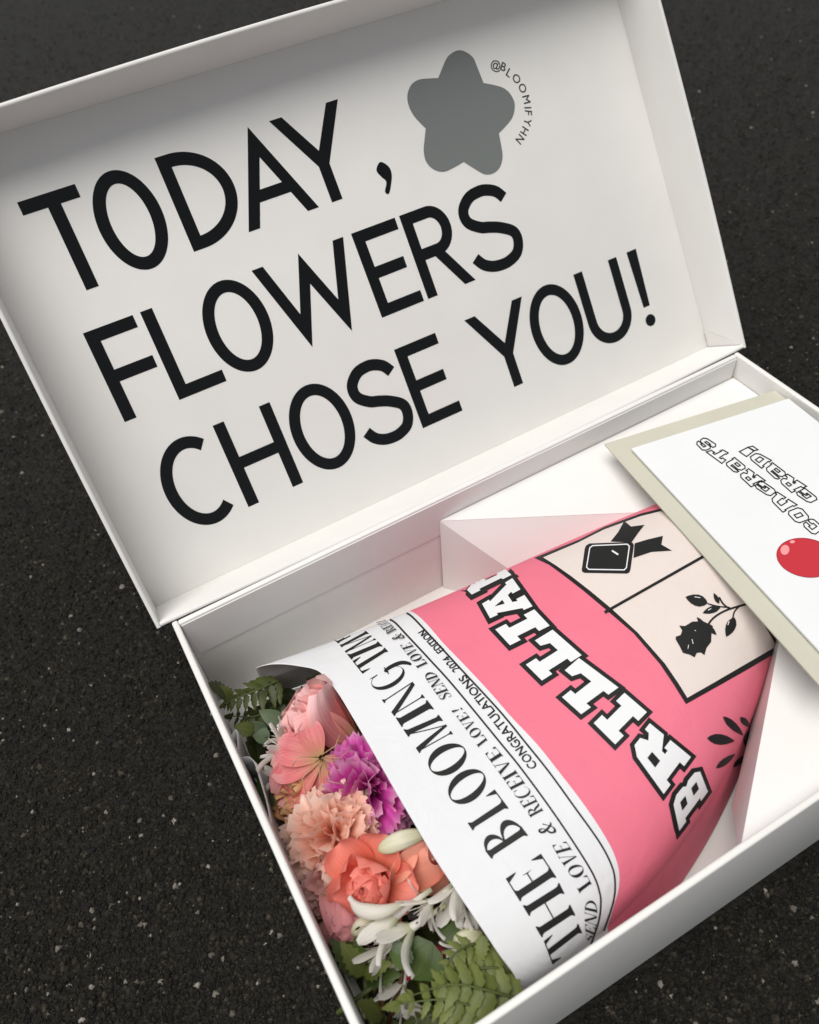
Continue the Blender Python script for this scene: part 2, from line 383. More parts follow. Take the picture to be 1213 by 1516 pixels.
def serif(ch):
    o = 0.06
    if ch == 'I': return ST + 2 * o, [stem(o)]
    if ch == 'H': return .92, [stem(o), stem(.92 - o - ST), rect(o + ST, .5, .92 - o - ST, .5 + HR, 1, 4)]
    if ch == 'T': return .76, [stem(.38 - ST / 2, top=False)] + arm(.38, .76, 1 - HR / 2, -1) + [([(.76 - p[0], p[1]) for p in P], F_) for P, F_ in arm(.38, .76, 1 - HR / 2, -1)]
    if ch == 'L': return .66, [stem(o)] + arm(o + ST, .66, HR / 2, 1)
    if ch == 'E': return .70, [stem(o)] + arm(o + ST, .70, HR / 2, 1) + arm(o + ST, .66, 1 - HR / 2, -1) + [rect(o + ST, .5, .5, .5 + HR, 1, 4), grid((.5, .38), (.47, .51), (.47, .52), (.5, .65), 2, 2)]
    if ch == 'O': return .80, [ring(.40, .5, (.40, .515), (.40 - ST, .485))]
    if ch == 'C': return .74, [ring(.40, .5, (.40, .515), (.30, .485), 45, 318, 36, .06)] + [grid((.70, .98), (.66, .84), (.69, .70), (.72, .70), 2, 2), ]
    if ch == 'G': return .82, [ring(.40, .5, (.40, .515), (.30, .485), 48, 312, 36, .06), grid((.70, .98), (.66, .84), (.69, .70), (.72, .70), 2, 2)] + [stroke(smooth([(.60, .40), (.70, .42), (.73, .20), (.68, -.06), (.52, -.22), (.40, -.26)], 6), [.05 + .11 * math.sin(math.pi * i / 30) for i in range(31)], m=2), rect(.52, .40, .84, .40 + HR, 1, 3)]
    if ch == 'D': return .84, [stem(o), ring(o + ST * .5, .5, (.84 - o - ST * .5, .5), (.84 - o - ST * 1.5, .5 - HR), -90, 90, 24)]
    if ch == 'B': return .70, [stem(o), ring(o + ST * .5, .75, (.62 - o - ST * .5, .25), (.62 - o - ST * 1.4, .25 - HR), -90, 90, 18), ring(o + ST * .5, .26, (.70 - o - ST * .5, .26), (.70 - o - ST * 1.5, .26 - HR), -90, 90, 18)]
    if ch == 'R': return .80, [stem(o), ring(o + ST * .5, .74, (.66 - o - ST * .5, .26), (.66 - o - ST * 1.4, .26 - HR), -90, 90, 18), stroke(smooth([(.36, .5), (.50, .36), (.62, .1), (.80, .01)], 5), [.05, .08, .12, .14, .15, .16, .16, .16, .16, .16, .15, .13, .10, .07, .05, .03], m=2)]
    if ch == 'S': return .56, [stroke(smooth([(.50, .74), (.46, .90), (.28, .985), (.10, .88), (.10, .70), (.28, .54), (.46, .38), (.47, .16), (.28, .015), (.10, .08), (.05, .28)], 6), [.03 + .12 * max(0, math.sin(math.pi * (i - 12) / 36)) if 12 <= i <= 48 else .03 for i in range(61)], m=2), grid((.50, .98), (.47, .98), (.49, .68), (.52, .68), 2, 1), grid((.04, .02), (.07, .02), (.06, .32), (.03, .32), 2, 1)]
    if ch == 'V': return .80, [grid((.08, 1), (.36, 0), (.44, 0), (.27, 1), 6, 2), grid((.40, 0), (.66, 1), (.70, 1), (.44, 0), 6, 1), rect(.0, 1 - HR, .35, 1, 1, 3), rect(.55, 1 - HR, .80, 1, 1, 3)]
    if ch == 'N': return .86, [stem(.10, .04), stem(.74, .04, bot=False), grid((.04, 1), (.64, 0), (.78, 0), (.24, 1), 6, 2)]
    if ch == 'M': return 1.04, [stem(.10, .04), stem(.78, ST), grid((.06, 1), (.44, 0), (.54, 0), (.26, 1), 6, 2), grid((.48, 0), (.80, 1), (.84, 1), (.52, 0), 6, 1)]
    if ch == '!': return .20, [strip([(.10 - .07 * t - .01, .28 + .72 * t) for t in (0, .3, .6, .9, 1)], [(.10 + .07 * t + .01, .28 + .72 * t) for t in (0, .3, .6, .9, 1)], 2), ring(.10, .07, (.075, .075), (.001, .001), n=14)]
    if ch == '&': return .86, [stroke(smooth([(.80, .52), (.70, .34), (.48, .06), (.26, .0), (.06, .12), (.08, .34), (.32, .52), (.48, .70), (.46, .90), (.34, .98), (.22, .88), (.24, .68), (.46, .34), (.68, .06), (.84, .04)], 5), [.05 + .11 * max(0, math.sin(math.pi * (i - 8) / 26)) if i < 34 else (.05 + .12 * math.sin(math.pi * (i - 34) / 37)) for i in range(71)], m=2), ring(.80, .52, (.06, .05), (.001, .001), n=12)]
    return .5, []

# ------------------------------------------------------------------ slab block letters, unit square
SLAB = {
 'I': ([(0,0),(1,0),(1,.27),(.76,.27),(.76,.73),(1,.73),(1,1),(0,1),(0,.73),(.24,.73),(.24,.27),(0,.27)], []),
 'L': ([(0,0),(1,0),(1,.46),(.80,.46),(.73,.27),(.45,.27),(.45,.74),(.58,.74),(.58,1),(0,1),(0,.74),(.13,.74),(.13,.27),(0,.27)], []),
 'R': ([(0,0),(.50,0),(.50,.25),(.42,.25),(.42,.36),(.50,.36),(.66,0),(1,0),(1,.25),(.90,.25),(.82,.42),(.97,.55),(.97,.84),(.80,1),(0,1),(0,.75),(.11,.75),(.11,.25),(0,.25)], [[(.42,.57),(.64,.57),(.64,.78),(.42,.78)]]),
 'B': ([(0,0),(.84,0),(1,.15),(1,.40),(.90,.5),(1,.60),(1,.85),(.84,1),(0,1),(0,.76),(.12,.76),(.12,.24),(0,.24)], [[(.42,.20),(.70,.20),(.70,.39),(.42,.39)], [(.42,.61),(.70,.61),(.70,.80),(.42,.80)]]),
 'A': ([(0,0),(.40,0),(.40,.22),(.33,.22),(.37,.34),(.63,.34),(.67,.22),(.60,.22),(.60,0),(1,0),(1,.22),(.93,.22),(.73,.80),(.80,.80),(.80,1),(.20,1),(.20,.80),(.27,.80),(.07,.22),(0,.22)], [[(.43,.52),(.57,.52),(.5,.76)]]),
 'N': ([(0,0),(.38,0),(.38,.22),(.30,.22),(.30,.55),(.72,0),(.92,0),(.92,.78),(1,.78),(1,1),(.62,1),(.62,.78),(.69,.78),(.69,.45),(.28,1),(0,1),(0,.78),(.08,.78),(.08,.22),(0,.22)], []),
 'C': ([(.18,0),(.82,0),(1,.16),(1,.40),(.66,.40),(.66,.27),(.36,.27),(.36,.73),(.66,.73),(.66,.60),(1,.60),(1,.84),(.82,1),(.18,1),(0,.84),(0,.16)], []),
 'O': ([(.20,0),(.80,0),(1,.18),(1,.82),(.80,1),(.20,1),(0,.82),(0,.18)], [[(.37,.27),(.63,.27),(.63,.73),(.37,.73)]]),
 'G': ([(.18,0),(1,0),(1,.52),(.54,.52),(.54,.36),(.66,.36),(.66,.26),(.36,.26),(.36,.74),(.66,.74),(.66,.66),(1,.66),(1,.84),(.82,1),(.18,1),(0,.84),(0,.16)], []),
 'n': ([(0,0),(.43,0),(.43,.22),(.36,.22),(.36,.74),(.64,.74),(.64,.22),(.57,.22),(.57,0),(1,0),(1,.22),(.94,.22),(.94,.84),(.78,1),(0,1),(0,.78),(.06,.78),(.06,.22),(0,.22)], []),
 'a': ([(.16,0),(1,0),(1,.22),(.94,.22),(.94,.84),(.78,1),(.15,1),(0,.86),(0,.72),(.62,.76),(.62,.62),(.15,.62),(0,.48),(0,.14)], [[(.33,.22),(.62,.22),(.62,.42),(.33,.42)]]),
 'T': ([(.28,0),(.72,0),(.72,.2),(.66,.2),(.66,.73),(.78,.73),(.78,.60),(1,.60),(1,1),(0,1),(0,.60),(.22,.60),(.22,.73),(.34,.73),(.34,.2),(.28,.2)], []),
 'S': ([(0,.16),(.16,0),(.84,0),(1,.16),(1,.46),(.86,.60),(.34,.60),(.34,.76),(.66,.76),(.66,.66),(1,.66),(1,.84),(.84,1),(.16,1),(0,.84),(0,.54),(.14,.40),(.66,.40),(.66,.24),(.34,.24),(.34,.34),(0,.34)], []),
 'D': ([(0,0),(.80,0),(1,.18),(1,.82),(.80,1),(0,1),(0,.78),(.08,.78),(.08,.22),(0,.22)], [[(.38,.25),(.66,.25),(.66,.75),(.38,.75)]]),
}

# ------------------------------------------------------------------ ground
def ground():
    s = 60.0
    me = mesh_of('asphalt_ground', [(-s, -s, 0), (s, -s, 0), (s, s, 0), (-s, s, 0)], [(0, 1, 2, 3)])
    o = link_mesh('asphalt_ground', me, MAT['asphalt'])
    tag(o, 'dark coarse asphalt the gift box stands on', 'asphalt', kind='structure')
    rs_ = np.random.RandomState(3)
    n = 175000
    u = rs_.uniform(-820, 820, n) / F_PX; v = rs_.uniform(-960, 960, n) / F_PX      # as dense as the eye meets them, with a margin for a step aside
    d = np.stack([u, v, -np.ones(n)], 1) @ ROT.T; d = d[d[:, 2] < -.12]; P = CAM - d * (CAM[2] / d[:, 2])[:, None]
    x, y = P[:, 0], P[:, 1]
    ok = ~((x > -.003) & (x < W + .003) & (y > -D - .003) & (y < .003))
    x, y = x[ok], y[ok]; n = len(x)
    r = rs_.choice([.0007, .0009, .0010, .0012, .0013, .0016, .0022], n) * rs_.uniform(.75, 1.2, n); a = rs_.uniform(0, 6.28, n)
    V = np.zeros((n, 8, 3))
    for k in range(5):
        b_ = a + k * 1.2566 + rs_.uniform(-.3, .3, n); rr = r * rs_.uniform(.7, 1.15, n)
        V[:, k] = np.stack([x + rr * np.cos(b_), y + rr * np.sin(b_), np.full(n, -.0003)], 1)
    for k in range(3):
        b_ = a + k * 2.094 + rs_.uniform(-.4, .4, n); rr = r * rs_.uniform(.35, .6, n)
        V[:, 5 + k] = np.stack([x + rr * np.cos(b_), y + rr * np.sin(b_), r * rs_.uniform(.25, .75, n)], 1)
    F9 = np.array([(0, 1, 5), (1, 6, 5), (1, 2, 6), (2, 3, 6), (3, 7, 6), (3, 4, 7), (4, 0, 7), (0, 5, 7), (5, 6, 7)])
    T_ = (F9[None] + (np.arange(n) * 8)[:, None, None]).reshape(-1)
    me = bpy.data.meshes.new('asphalt_grains'); me.vertices.add(n * 8); me.vertices.foreach_set('co', V.reshape(-1))
    me.loops.add(len(T_)); me.loops.foreach_set('vertex_index', T_.astype(np.int32)); me.polygons.add(n * 9)
    me.polygons.foreach_set('loop_start', np.arange(0, n * 27, 3, dtype=np.int32)); me.update(calc_edges=True); me.validate(); me.shade_flat()
    o = link_mesh('asphalt_grains', me, MAT['grain'])
    tag(o, 'small dark stone chips bedded in the asphalt', 'stone chips', kind='stuff')
ground()

# ------------------------------------------------------------------ gift box
gift = empty('gift_box')
tag(gift, 'open white cardboard gift box with black lettering inside its raised lid', 'gift box')
link_mesh('floor_panel', box_mesh('floor_panel', T, W - T, -D + T, -T, 0.0008, 0.003, 0), MAT['box'], gift)
link_mesh('wall', box_mesh('wall', 0, T, -D, 0, 0, H, 0.0011, 3), MAT['box'], gift)
link_mesh('wall', box_mesh('wall', W - T, W, -D, 0, 0, H, 0.0011, 3), MAT['box'], gift)
link_mesh('wall', box_mesh('wall', T, W - T, -T, -0.0002, 0, H - .0004, 0.0009, 3), MAT['box'], gift)
link_mesh('wall', box_mesh('wall', T, W - T, -D + .0002, -D + T, 0, H - .0003, 0.0011, 3), MAT['box'], gift)
link_mesh('liner_flap', slab_mesh('liner_flap', [(T + .0006, -T - .0007, H - .002), (T + .003, -T - .0007, .0545), (W - T - .003, -T - .0007, .0545), (W - T - .0006, -T - .0007, H - .002)], .0006), MAT['box'], gift)

lid_m = np.eye(4); lid_m[:3, 0] = (1, 0, 0); lid_m[:3, 1] = UV_; lid_m[:3, 2] = NV; lid_m[:3, 3] = LID0
XA, XB = -OV, W + OV
lid = link_mesh('lid', box_mesh('lid', XA + .0003, XB - .0003, .0003, LL - .0003, -.0022, 0, 0.0006), MAT['box'], gift, Matrix(lid_m.tolist()))
rt = 0.0024
def curved_rim(name, p0, p1, inward, bow):        # rim strip from p0 to p1 in lid space, standing RIM high, bowing a little outward at the open edge
    n = 24; V = []; P0, P1, I = Vector((*p0, 0)), Vector((*p1, 0)), Vector((*inward, 0))
    for i in range(n + 1):
        t = i / n; c = P0.lerp(P1, t); s = bow * math.sin(math.pi * t)
        for k, (z, off) in enumerate(((.0001, 0), (RIM - .0006, -s), (RIM, -s + .0006), (RIM, -s + rt - .0006), (RIM - .0006, -s + rt), (.0001, rt))):
            V.append(c + I * off + Vector((0, 0, z)))
    Fc = []
    for i in range(n):
        for k in range(6): Fc.append((i * 6 + k, i * 6 + (k + 1) % 6, i * 6 + 6 + (k + 1) % 6, i * 6 + 6 + k))
    Fc += [tuple(range(6)), tuple(n * 6 + k for k in range(5, -1, -1))]
    me = mesh_of(name, V, Fc, True)
    bm = bmesh.new(); bm.from_mesh(me); bmesh.ops.recalc_face_normals(bm, faces=bm.faces); bm.to_mesh(me); bm.free()
    try: me.set_sharp_from_angle(angle=R_(50))
    except Exception: pass
    return link_mesh('rim', me, MAT['box'], lid)
curved_rim('rim', (XA, 0), (XA, LL), (1, 0), .001)
curved_rim('rim', (XB, 0), (XB, LL), (-1, 0), .002)
curved_rim('rim', (XA + rt, LL), (XB - rt, LL), (0, -1), .004)
curved_rim('rim', (XA + rt, 0), (XB - rt, 0), (0, 1), .0022)
# glued corner tabs, the fine folds beside each rim
for x0, s in ((XA + rt, 1), (XB - rt, -1)):
    link_mesh('corner_tab', slab_mesh('corner_tab', [(x0 + s * .0004, rt + .0005, .0006), (x0 + s * .0004, .014, .0006), (x0 + s * .0004, rt + .0005, RIM - .0015)], .0004), MAT['box'], lid)

# lettering printed on the lid (millimetres in lid coordinates: x along the hinge, y up the lid)
def lid_proj(p, lev): return (p[0] / 1000, p[1] / 1000, lev)
def letter(patches, mat='foil', lev=.00015, name='letter'):
    me = patches_to_mesh(name, patches, lid_proj, lev)
    orient(me, lambda c: Vector((0, 0, 1)))
    return link_mesh(name, me, MAT[mat], lid)
SW = 6.8
def line_x(p1, p2, p3, p4):                       # where two lines cross
    d1 = (p2[0] - p1[0], p2[1] - p1[1]); d2 = (p4[0] - p3[0], p4[1] - p3[1]); k = d1[0] * d2[1] - d1[1] * d2[0]
    t_ = ((p3[0] - p1[0]) * d2[1] - (p3[1] - p1[1]) * d2[0]) / k
    return (p1[0] + d1[0] * t_, p1[1] + d1[1] * t_)
def big(ch, x0, x1, b, t):
    h = t - b; s = SW; w = x1 - x0
    if ch == 'T': c = (x0 + x1) / 2 + 1.2; return [rect(x0, t - s, x1, t), rect(c - s / 2, b, c + s / 2, t - s)]
    if ch == 'F': return [rect(x0, b, x0 + s, t), rect(x0 + s, t - s, x1, t), rect(x0 + s, b + h * .48 - s / 2, x1 + .8, b + h * .48 + s / 2)]
    if ch == 'L': return [rect(x0, b, x0 + s, t), rect(x0 + s, b, x1, b + s)]
    if ch == 'E': return [rect(x0, b, x0 + s, t), rect(x0 + s, t - s, x1, t), rect(x0 + s, b, x1, b + s), rect(x0 + s, b + h * .5 - s / 2, x1 - 3, b + h * .5 + s / 2)]
    if ch == 'H': return [rect(x0, b, x0 + s, t), rect(x1 - s, b, x1, t), rect(x0 + s, b + h * .5 - s / 2, x1 - s, b + h * .5 + s / 2)]
    if ch == 'O': return [ring((x0 + x1) / 2, (b + t) / 2, (w / 2, h / 2 + .8), (w / 2 - s, h / 2 + .8 - s), n=64)]
    if ch == 'C': return [ring(x0 + w * .53, (b + t) / 2, (w * .53, h / 2 + .8), (w * .53 - s, h / 2 + .8 - s), 52, 308, 48)]
    if ch == 'D': return [rect(x0, b, x0 + s, t), ring(x0 + s, (b + t) / 2, (w - s, h / 2), (w - 2 * s, h / 2 - s), -90, 90, 36)]
    if ch == 'U': r_ = w / 2; return [rect(x0, b + r_, x0 + s, t), rect(x1 - s, b + r_, x1, t), ring((x0 + x1) / 2, b + r_, (r_, r_ + .6), (r_ - s, r_ + .6 - s), 180, 360, 30)]
    if ch == 'A':
        a = (x0 + x1) / 2 - .3; hw = 7.0
        k = line_x((x0 + hw, b), (a + hw, t + .6), (x1 - hw, b), (a - hw, t + .6))
        return [grid((x0, b), (a, t + .6), k, (x0 + hw, b), 6, 1), grid((x1, b), (a, t + .6), k, (x1 - hw, b), 6, 1), rect(x0 + 11.4, b + h * .25, x1 - 11.4, b + h * .25 + s - .4, 1, 3)]
    if ch == 'Y': c = (x0 + x1) / 2; j = b + h * .40; return [rect(c - s / 2, b, c + s / 2, j), grid((x0, t), (c - s / 2, j), (c, j + 8), (x0 + 7.6, t), 4, 1), grid((x1, t), (c + s / 2, j), (c, j + 8), (x1 - 7.6, t), 4, 1), grid((c - s / 2, j), (c, j), (c, j + 8), (c - s / 2 , j), 1, 1), grid((c, j), (c + s / 2, j), (c + s / 2, j), (c, j + 8), 1, 1)]
    if ch == 'W':
        hw = 6.9; m1, m2, c = x0 + w * .285, x0 + w * .735, x0 + w * .5; b -= .6
        n1_ = line_x((x0 + hw, t), (m1 + hw, b), (c, t), (m1 - hw, b)); n2_ = line_x((m1, b), (c + hw, t), (m2, b), (c - hw, t)); n3_ = line_x((c, t), (m2 + hw, b), (x1 - hw, t), (m2 - hw, b))
        return [grid((x0, t), (m1, b), n1_, (x0 + hw, t), 6, 1), grid((c, t), n1_, (m1, b), n2_, 6, 1), grid((c, t), n3_, (m2, b), n2_, 6, 1), grid((x1, t), (m2, b), n3_, (x1 - hw, t), 6, 1)]
    if ch == 'R': return [rect(x0, b, x0 + s, t), ring(x0 + w * .5, t - h * .285, (w * .38, h * .285), (w * .38 - s, h * .285 - s), -90, 90, 28), rect(x0 + s, t - s, x0 + w * .5, t, 1, 2), rect(x0 + s, t - h * .57, x0 + w * .5, t - h * .57 + s, 1, 2), grid((x1, b), (x0 + w * .52 + 3, t - h * .57 + 1), (x0 + w * .52 - 4.6, t - h * .57 + 1), (x1 - 7.7, b), 5, 1)]
    if ch == 'S':
        X = lambda u: x0 + w * u; Y = lambda u: b + h * u
        k = s / 2
        pts = smooth([(X(.90), Y(.78)), (X(.80), Y(.875)), (X(.65), Y(.93)), (X(.5), Y(.945)), (X(.30), Y(.915)), (X(.14), Y(.80)), (X(.15), Y(.66)), (X(.33), Y(.555)), (X(.5), Y(.515)), (X(.68), Y(.465)), (X(.88), Y(.37)), (X(.915), Y(.25)), (X(.83), Y(.12)), (X(.65), Y(.06)), (X(.48), Y(.052)), (X(.32), Y(.075)), (X(.18), Y(.135)), (X(.08), Y(.235))], 6)
        return [stroke(pts, s, m=2)]
    if ch == '!': c = (x0 + x1) / 2; return [grid((c - 3.9, t), (c - 2.6, b + 13), (c + 2.6, b + 13), (c + 3.9, t), 4, 1), ring(c, b + 3.4, (4.0, 4.0), (.01, .01), n=24)]
rows = [(176.2, 227.2, [('T', 21.9, 52.2), ('O', 53.8, 88.6), ('D', 95.9, 131), ('A', 128.7, 172.6), ('Y', 163.0, 205.9)]),
        (105.2, 156.4, [('F', 23.6, 51.4), ('L', 55.6, 84.2), ('O', 84.0, 121.2), ('W', 121.8, 180.0), ('E', 185.2, 214.4), ('R', 217.4, 251.6), ('S', 253.0, 291.2)]),
        (33.2, 84.8, [('C', 26.6, 64.6), ('H', 66.6, 102.2), ('O', 106.8, 145.2), ('S', 147.4, 182.2), ('E', 185.2, 214.2), ('Y', 235.4, 278.4), ('O', 277.2, 315.6), ('U', 318.6, 353.2), ('!', 361.6, 369.6)])]
for b_, t_, ls in rows:
    for ch, x0, x1 in ls: letter(big(ch, x0, x1, b_, t_))
cm = [(213.6, 184.6), (217.6, 188.2), (221.6, 184.4), (221.9, 180.0), (219.6, 175.0), (216.2, 170.2), (214.2, 171.8), (217.0, 176.8), (215.2, 180.2)]
letter([fill(smooth(cm, 6, True), step=2.0)], name='comma')
# grey star badge and the handle round it
SZ = 220 / 1213.0
lobes = [[(270, 360), (330, 215), (370, 165), (435, 133), (500, 150), (555, 195), (585, 262), (640, 400)],
         [(640, 400), (780, 432), (850, 480), (893, 565), (885, 655), (850, 720), (765, 812)],
         [(765, 812), (783, 905), (795, 1000), (775, 1085), (725, 1135), (660, 1148), (600, 1122), (478, 1045)],
         [(478, 1045), (385, 1098), (310, 1126), (232, 1106), (172, 1045), (151, 955), (158, 860), (167, 772)],
         [(167, 772), (80, 680), (30, 590), (18, 500), (48, 418), (110, 374), (190, 364), (270, 360)]]
star = []
for lb in lobes: star += smooth(lb, 5)[:-1]
star_mm = []
for p in star:
    q = lid_xy((600 + p[0] * SZ, 50 + p[1] * SZ)); star_mm.append((q[0] * 1000, q[1] * 1000))
letter([fill(star_mm, step=6.0)], 'star', name='star_badge')
chars = [('@', 740, 253), ('B', 803, 268), ('L', 850, 318), ('O', 910, 365), ('O', 960, 443), ('M', 992, 535), ('I', 1003, 603), ('F', 1008, 645), ('Y', 1000, 722), ('H', 975, 795), ('N', 938, 862)]
cen = [np.array(lid_xy((600 + x * SZ, 50 + y * SZ))) * 1000 for _, x, y in chars]
A_ = np.array([[2 * c[0], 2 * c[1], 1] for c in cen]); bvec = np.array([c @ c for c in cen])
sol = np.linalg.lstsq(A_, bvec, rcond=None)[0]; ctr = sol[:2]
for (ch, _, _), c in zip(chars, cen):
    P, Fc, x0, x1 = sans(ch)
    k = 7.0
    up = (c - ctr) / np.linalg.norm(c - ctr); rt_ = np.array([up[1], -up[0]])
    pts = [tuple(c + rt_ * (p[0] - (x0 + x1) / 2) * k + up * (p[1] - .36) * k) for p in P]
    letter([(pts, Fc), ([(p[0] + .12, p[1] + .05) for p in pts], Fc), ([(p[0] - .05, p[1] + .12) for p in pts], Fc)], 'handle', name='letter')

# ------------------------------------------------------------------ insert with the pushed-in V
ins = empty('cardboard_insert')
tag(ins, 'white cardboard insert with a V-shaped opening holding the bouquet tail', 'box insert')
A0 = (.165, -T - .0012, ZT); AP = (.3475, -.1135, ZT); E0 = (.176, -D + T + .0004, ZT)
XR, YB, YF = W - T - .0006, -T - .0012, -D + T + .0004
link_mesh('top_panel', slab_mesh('top_panel', [A0, AP, E0, (XR, YF, ZT), (XR, YB, ZT)], .0009), MAT['insert'], ins)
Q1, Q2 = (.2215, -.076, .0050), (.206, -.2165, .0250)
dz = .0004
link_mesh('folded_flap', slab_mesh('folded_flap', [(A0[0], A0[1], ZT - dz), Q1, (AP[0], AP[1], ZT - dz)], .0007), MAT['insert'], ins)
link_mesh('folded_flap', slab_mesh('folded_flap', [(AP[0], AP[1], ZT - dz), Q2, (E0[0], E0[1], ZT - dz)], .0007), MAT['insert'], ins)
link_mesh('front_panel', slab_mesh('front_panel', [(A0[0], A0[1], ZT - dz), (.1625, A0[1], .0034), (Q1[0], Q1[1], .0034)], .0007), MAT['insert'], ins)

# ------------------------------------------------------------------ bouquet wrap: a paper cone lying in the tray
KN = (.05, .12, .20, .32); WP = [0.10091, 0.09575, 0.08053, 0.03578, 0.08001, 0.08188, 0.08609, 0.08598, -0.13069, -0.13569, -0.12909, -0.1023]
EX, ZC = 2.603, .035
def lag(v, x):
    s = 0
    for i in range(4):
        t = v[i]
        for j in range(4):
            if j != i: t = t * (x - KN[j]) / (KN[i] - KN[j])
        s = s + t
    return s
def wrap_pt(x, ph):
    a, b_, yc = lag(WP[0:4], x), lag(WP[4:8], x) - ZC, lag(WP[8:12], x)
    c, s = math.cos(ph), math.sin(ph); e = 2 / EX
    bb = b_ if s >= 0 else .0305
    wob = .0006 * math.sin(9 * ph + 30 * x) * min(1, max(0, (.12 - x) / .06)) 
    if s < 0: return Vector((x, yc - a * math.copysign(1 + .08 * abs(s), c), ZC - bb * abs(s)))      # the lower half hangs straight down
    return Vector((x, yc - a * math.copysign(abs(c) ** e, c), ZC + (bb + wob) * abs(s) ** e))
def wrap_hit(px):
    d = ray(px); t = np.linspace(.25, .75, 1200); P = CAM + d * t[:, None]
    a, b_, yc = lag(WP[0:4], P[:, 0]), lag(WP[4:8], P[:, 0]) - ZC, lag(WP[8:12], P[:, 0])
    f = (np.abs((P[:, 1] - yc) / a) ** EX + np.abs((P[:, 2] - ZC) / b_) ** EX) - 1
    i = int(np.argmax(f < 0)) or int(np.argmin(f))
    p = P[i]; a, b_, yc = lag(WP[0:4], p[0]), lag(WP[4:8], p[0]) - ZC, lag(WP[8:12], p[0])
    u, v_ = (yc - p[1]) / a, (p[2] - ZC) / b_
    return p[0], math.atan2(math.copysign(abs(v_) ** (EX / 2), v_), math.copysign(abs(u) ** (EX / 2), u))
def curve_phi(pxs, lo=None, hi=None):
    L_ = sorted([wrap_hit(p)[::-1] for p in pxs])
    ph = [l[0] for l in L_]; xs = [l[1] for l in L_]
    if lo is not None: ph = [-1.0] + ph; xs = [lo] + xs
    if hi is not None: ph = ph + [math.pi + 1.0]; xs = xs + [hi]
    return lambda p: float(np.interp(p, ph, xs))
rim_f = curve_phi([(430, 985), (470, 991), (500, 1025), (545, 1100), (590, 1180), (640, 1265), (700, 1355), (740, 1415), (760, 1440), (770, 1465)], .069, None)
def rim_x(p):
    if p > 2.35: return max(.030, rim_f(2.35) - (p - 2.35) * .045)
    return rim_f(p)
PINK_PX = [(622, 914), (658, 955), (698, 996), (740, 1042), (794.6, 1100), (823, 1137), (857.7, 1181.6), (887, 1223.7), (907, 1258), (917, 1288), (916.5, 1315), (908, 1342), (901, 1367)]
pk = curve_phi(PINK_PX)
PH0, PH1, NPH = R_(-80), R_(260), 230
TAIL = .286
V, Fc, MI = [], [], []
NX1, NX2 = 60, 90
sm = lambda f, p: sum(f(p + d) for d in (-.06, -.03, 0, .03, .06)) / 5
for i in range(NPH + 1):
    ph = PH0 + (PH1 - PH0) * i / NPH
    r0, r1 = sm(rim_x, ph), sm(pk, ph)
    for j in range(NX1 + 1): V.append(wrap_pt(r0 + (r1 - r0) * j / NX1, ph))
    for j in range(1, NX2 + 1): V.append(wrap_pt(r1 + (TAIL - r1) * j / NX2, ph))
NR = NX1 + NX2 + 1
for i in range(NPH):
    for j in range(NR - 1):
        k = i * NR + j; Fc.append((k, k + NR, k + NR + 1, k + 1)); MI.append(0 if j < NX1 else 1)
wme = mesh_of('bouquet_wrap', V, Fc, True)
wme.materials.append(MAT['paper']); wme.materials.append(MAT['pink'])
wme.polygons.foreach_set('material_index', MI)
bm = bmesh.new(); bm.from_mesh(wme); bm.normal_update()
f0 = max(bm.faces, key=lambda f: f.calc_center_median().z)
if f0.normal.z < 0: bmesh.ops.reverse_faces(bm, faces=bm.faces)
bm.to_mesh(wme); bm.free()
wrap = link_mesh('bouquet_wrap', wme, None)
tag(wrap, 'pink and white newspaper-style printed paper cone wrapped round the bouquet', 'bouquet wrap')
bvh = BVHTree.FromPolygons([v.co.copy() for v in wme.vertices], [tuple(p.vertices) for p in wme.polygons])
sol_ = wrap.modifiers.new('thickness', 'SOLIDIFY'); sol_.thickness = .0004; sol_.offset = -1
CV = Vector(CAM)
_cache = {}
def wrap_proj(p, lev):
    h = bvh.ray_cast(CV, Vector(ray(p)))
    if h[0] is None: return None
    n = h[1] if h[1].dot(CV - h[0]) > 0 else -h[1]
    if n.dot((CV - h[0]).normalized()) < .01: return None
    return h[0] + n * lev
def wrap_print(name, patches, mat, lev, parent=None):
    me = patches_to_mesh(name, patches, wrap_proj, lev, 0.000008)
    if me is None: return None
    orient(me, lambda c: CV - c)
    return link_mesh(name, me, MAT[mat], wrap)
# headline, one letter each: (base_start, base_end, top_end, top_start) in photo pixels
HEAD = [('T', (866, 1391), (852, 1357), (805, 1393), (818, 1428)), ('H', (852, 1355), (828, 1307), (774, 1341), (802, 1388)),
        ('E', (824, 1299), (801, 1264), (747.5, 1299), (770, 1335)), ('B', (782, 1237), (759, 1206), (706, 1244), (728, 1272)),
        ('L', (753.5, 1197), (732.5, 1169), (684, 1206), (700, 1230)),
        ('O', (729, 1164), (703, 1129), (654.5, 1163.5), (681, 1201.5)), ('O', (700, 1125), (675, 1092), (625, 1121), (651, 1159)),
        ('M', (672, 1088), (649.5, 1058), (597, 1080), (622, 1117)), ('I', (643, 1050), (632.5, 1036.5), (586, 1063), (595, 1077)),
        ('N', (630.5, 1034.5), (609, 1007), (565, 1036), (585, 1062)), ('G', (606, 1003), (588, 979), (543, 1003), (561, 1029)),
        ('T', (579, 969), (566, 955), (522, 979), (537, 998)), ('I', (567, 957), (560, 950), (514, 969), (520.5, 977)),
        ('M', (558, 948), (541.5, 934), (503, 955), (513, 967.5)), ('E', (540, 932), (530, 924), (493, 946), (501, 953))]
for ch, bs, be, te, ts in HEAD:
    w_, pt = serif(ch); qm = quadmap((bs, be, te, ts))
    wrap_print('letter', mapped(pt, lambda p: qm((p[0] / w_, p[1]))), 'ink', .00020)
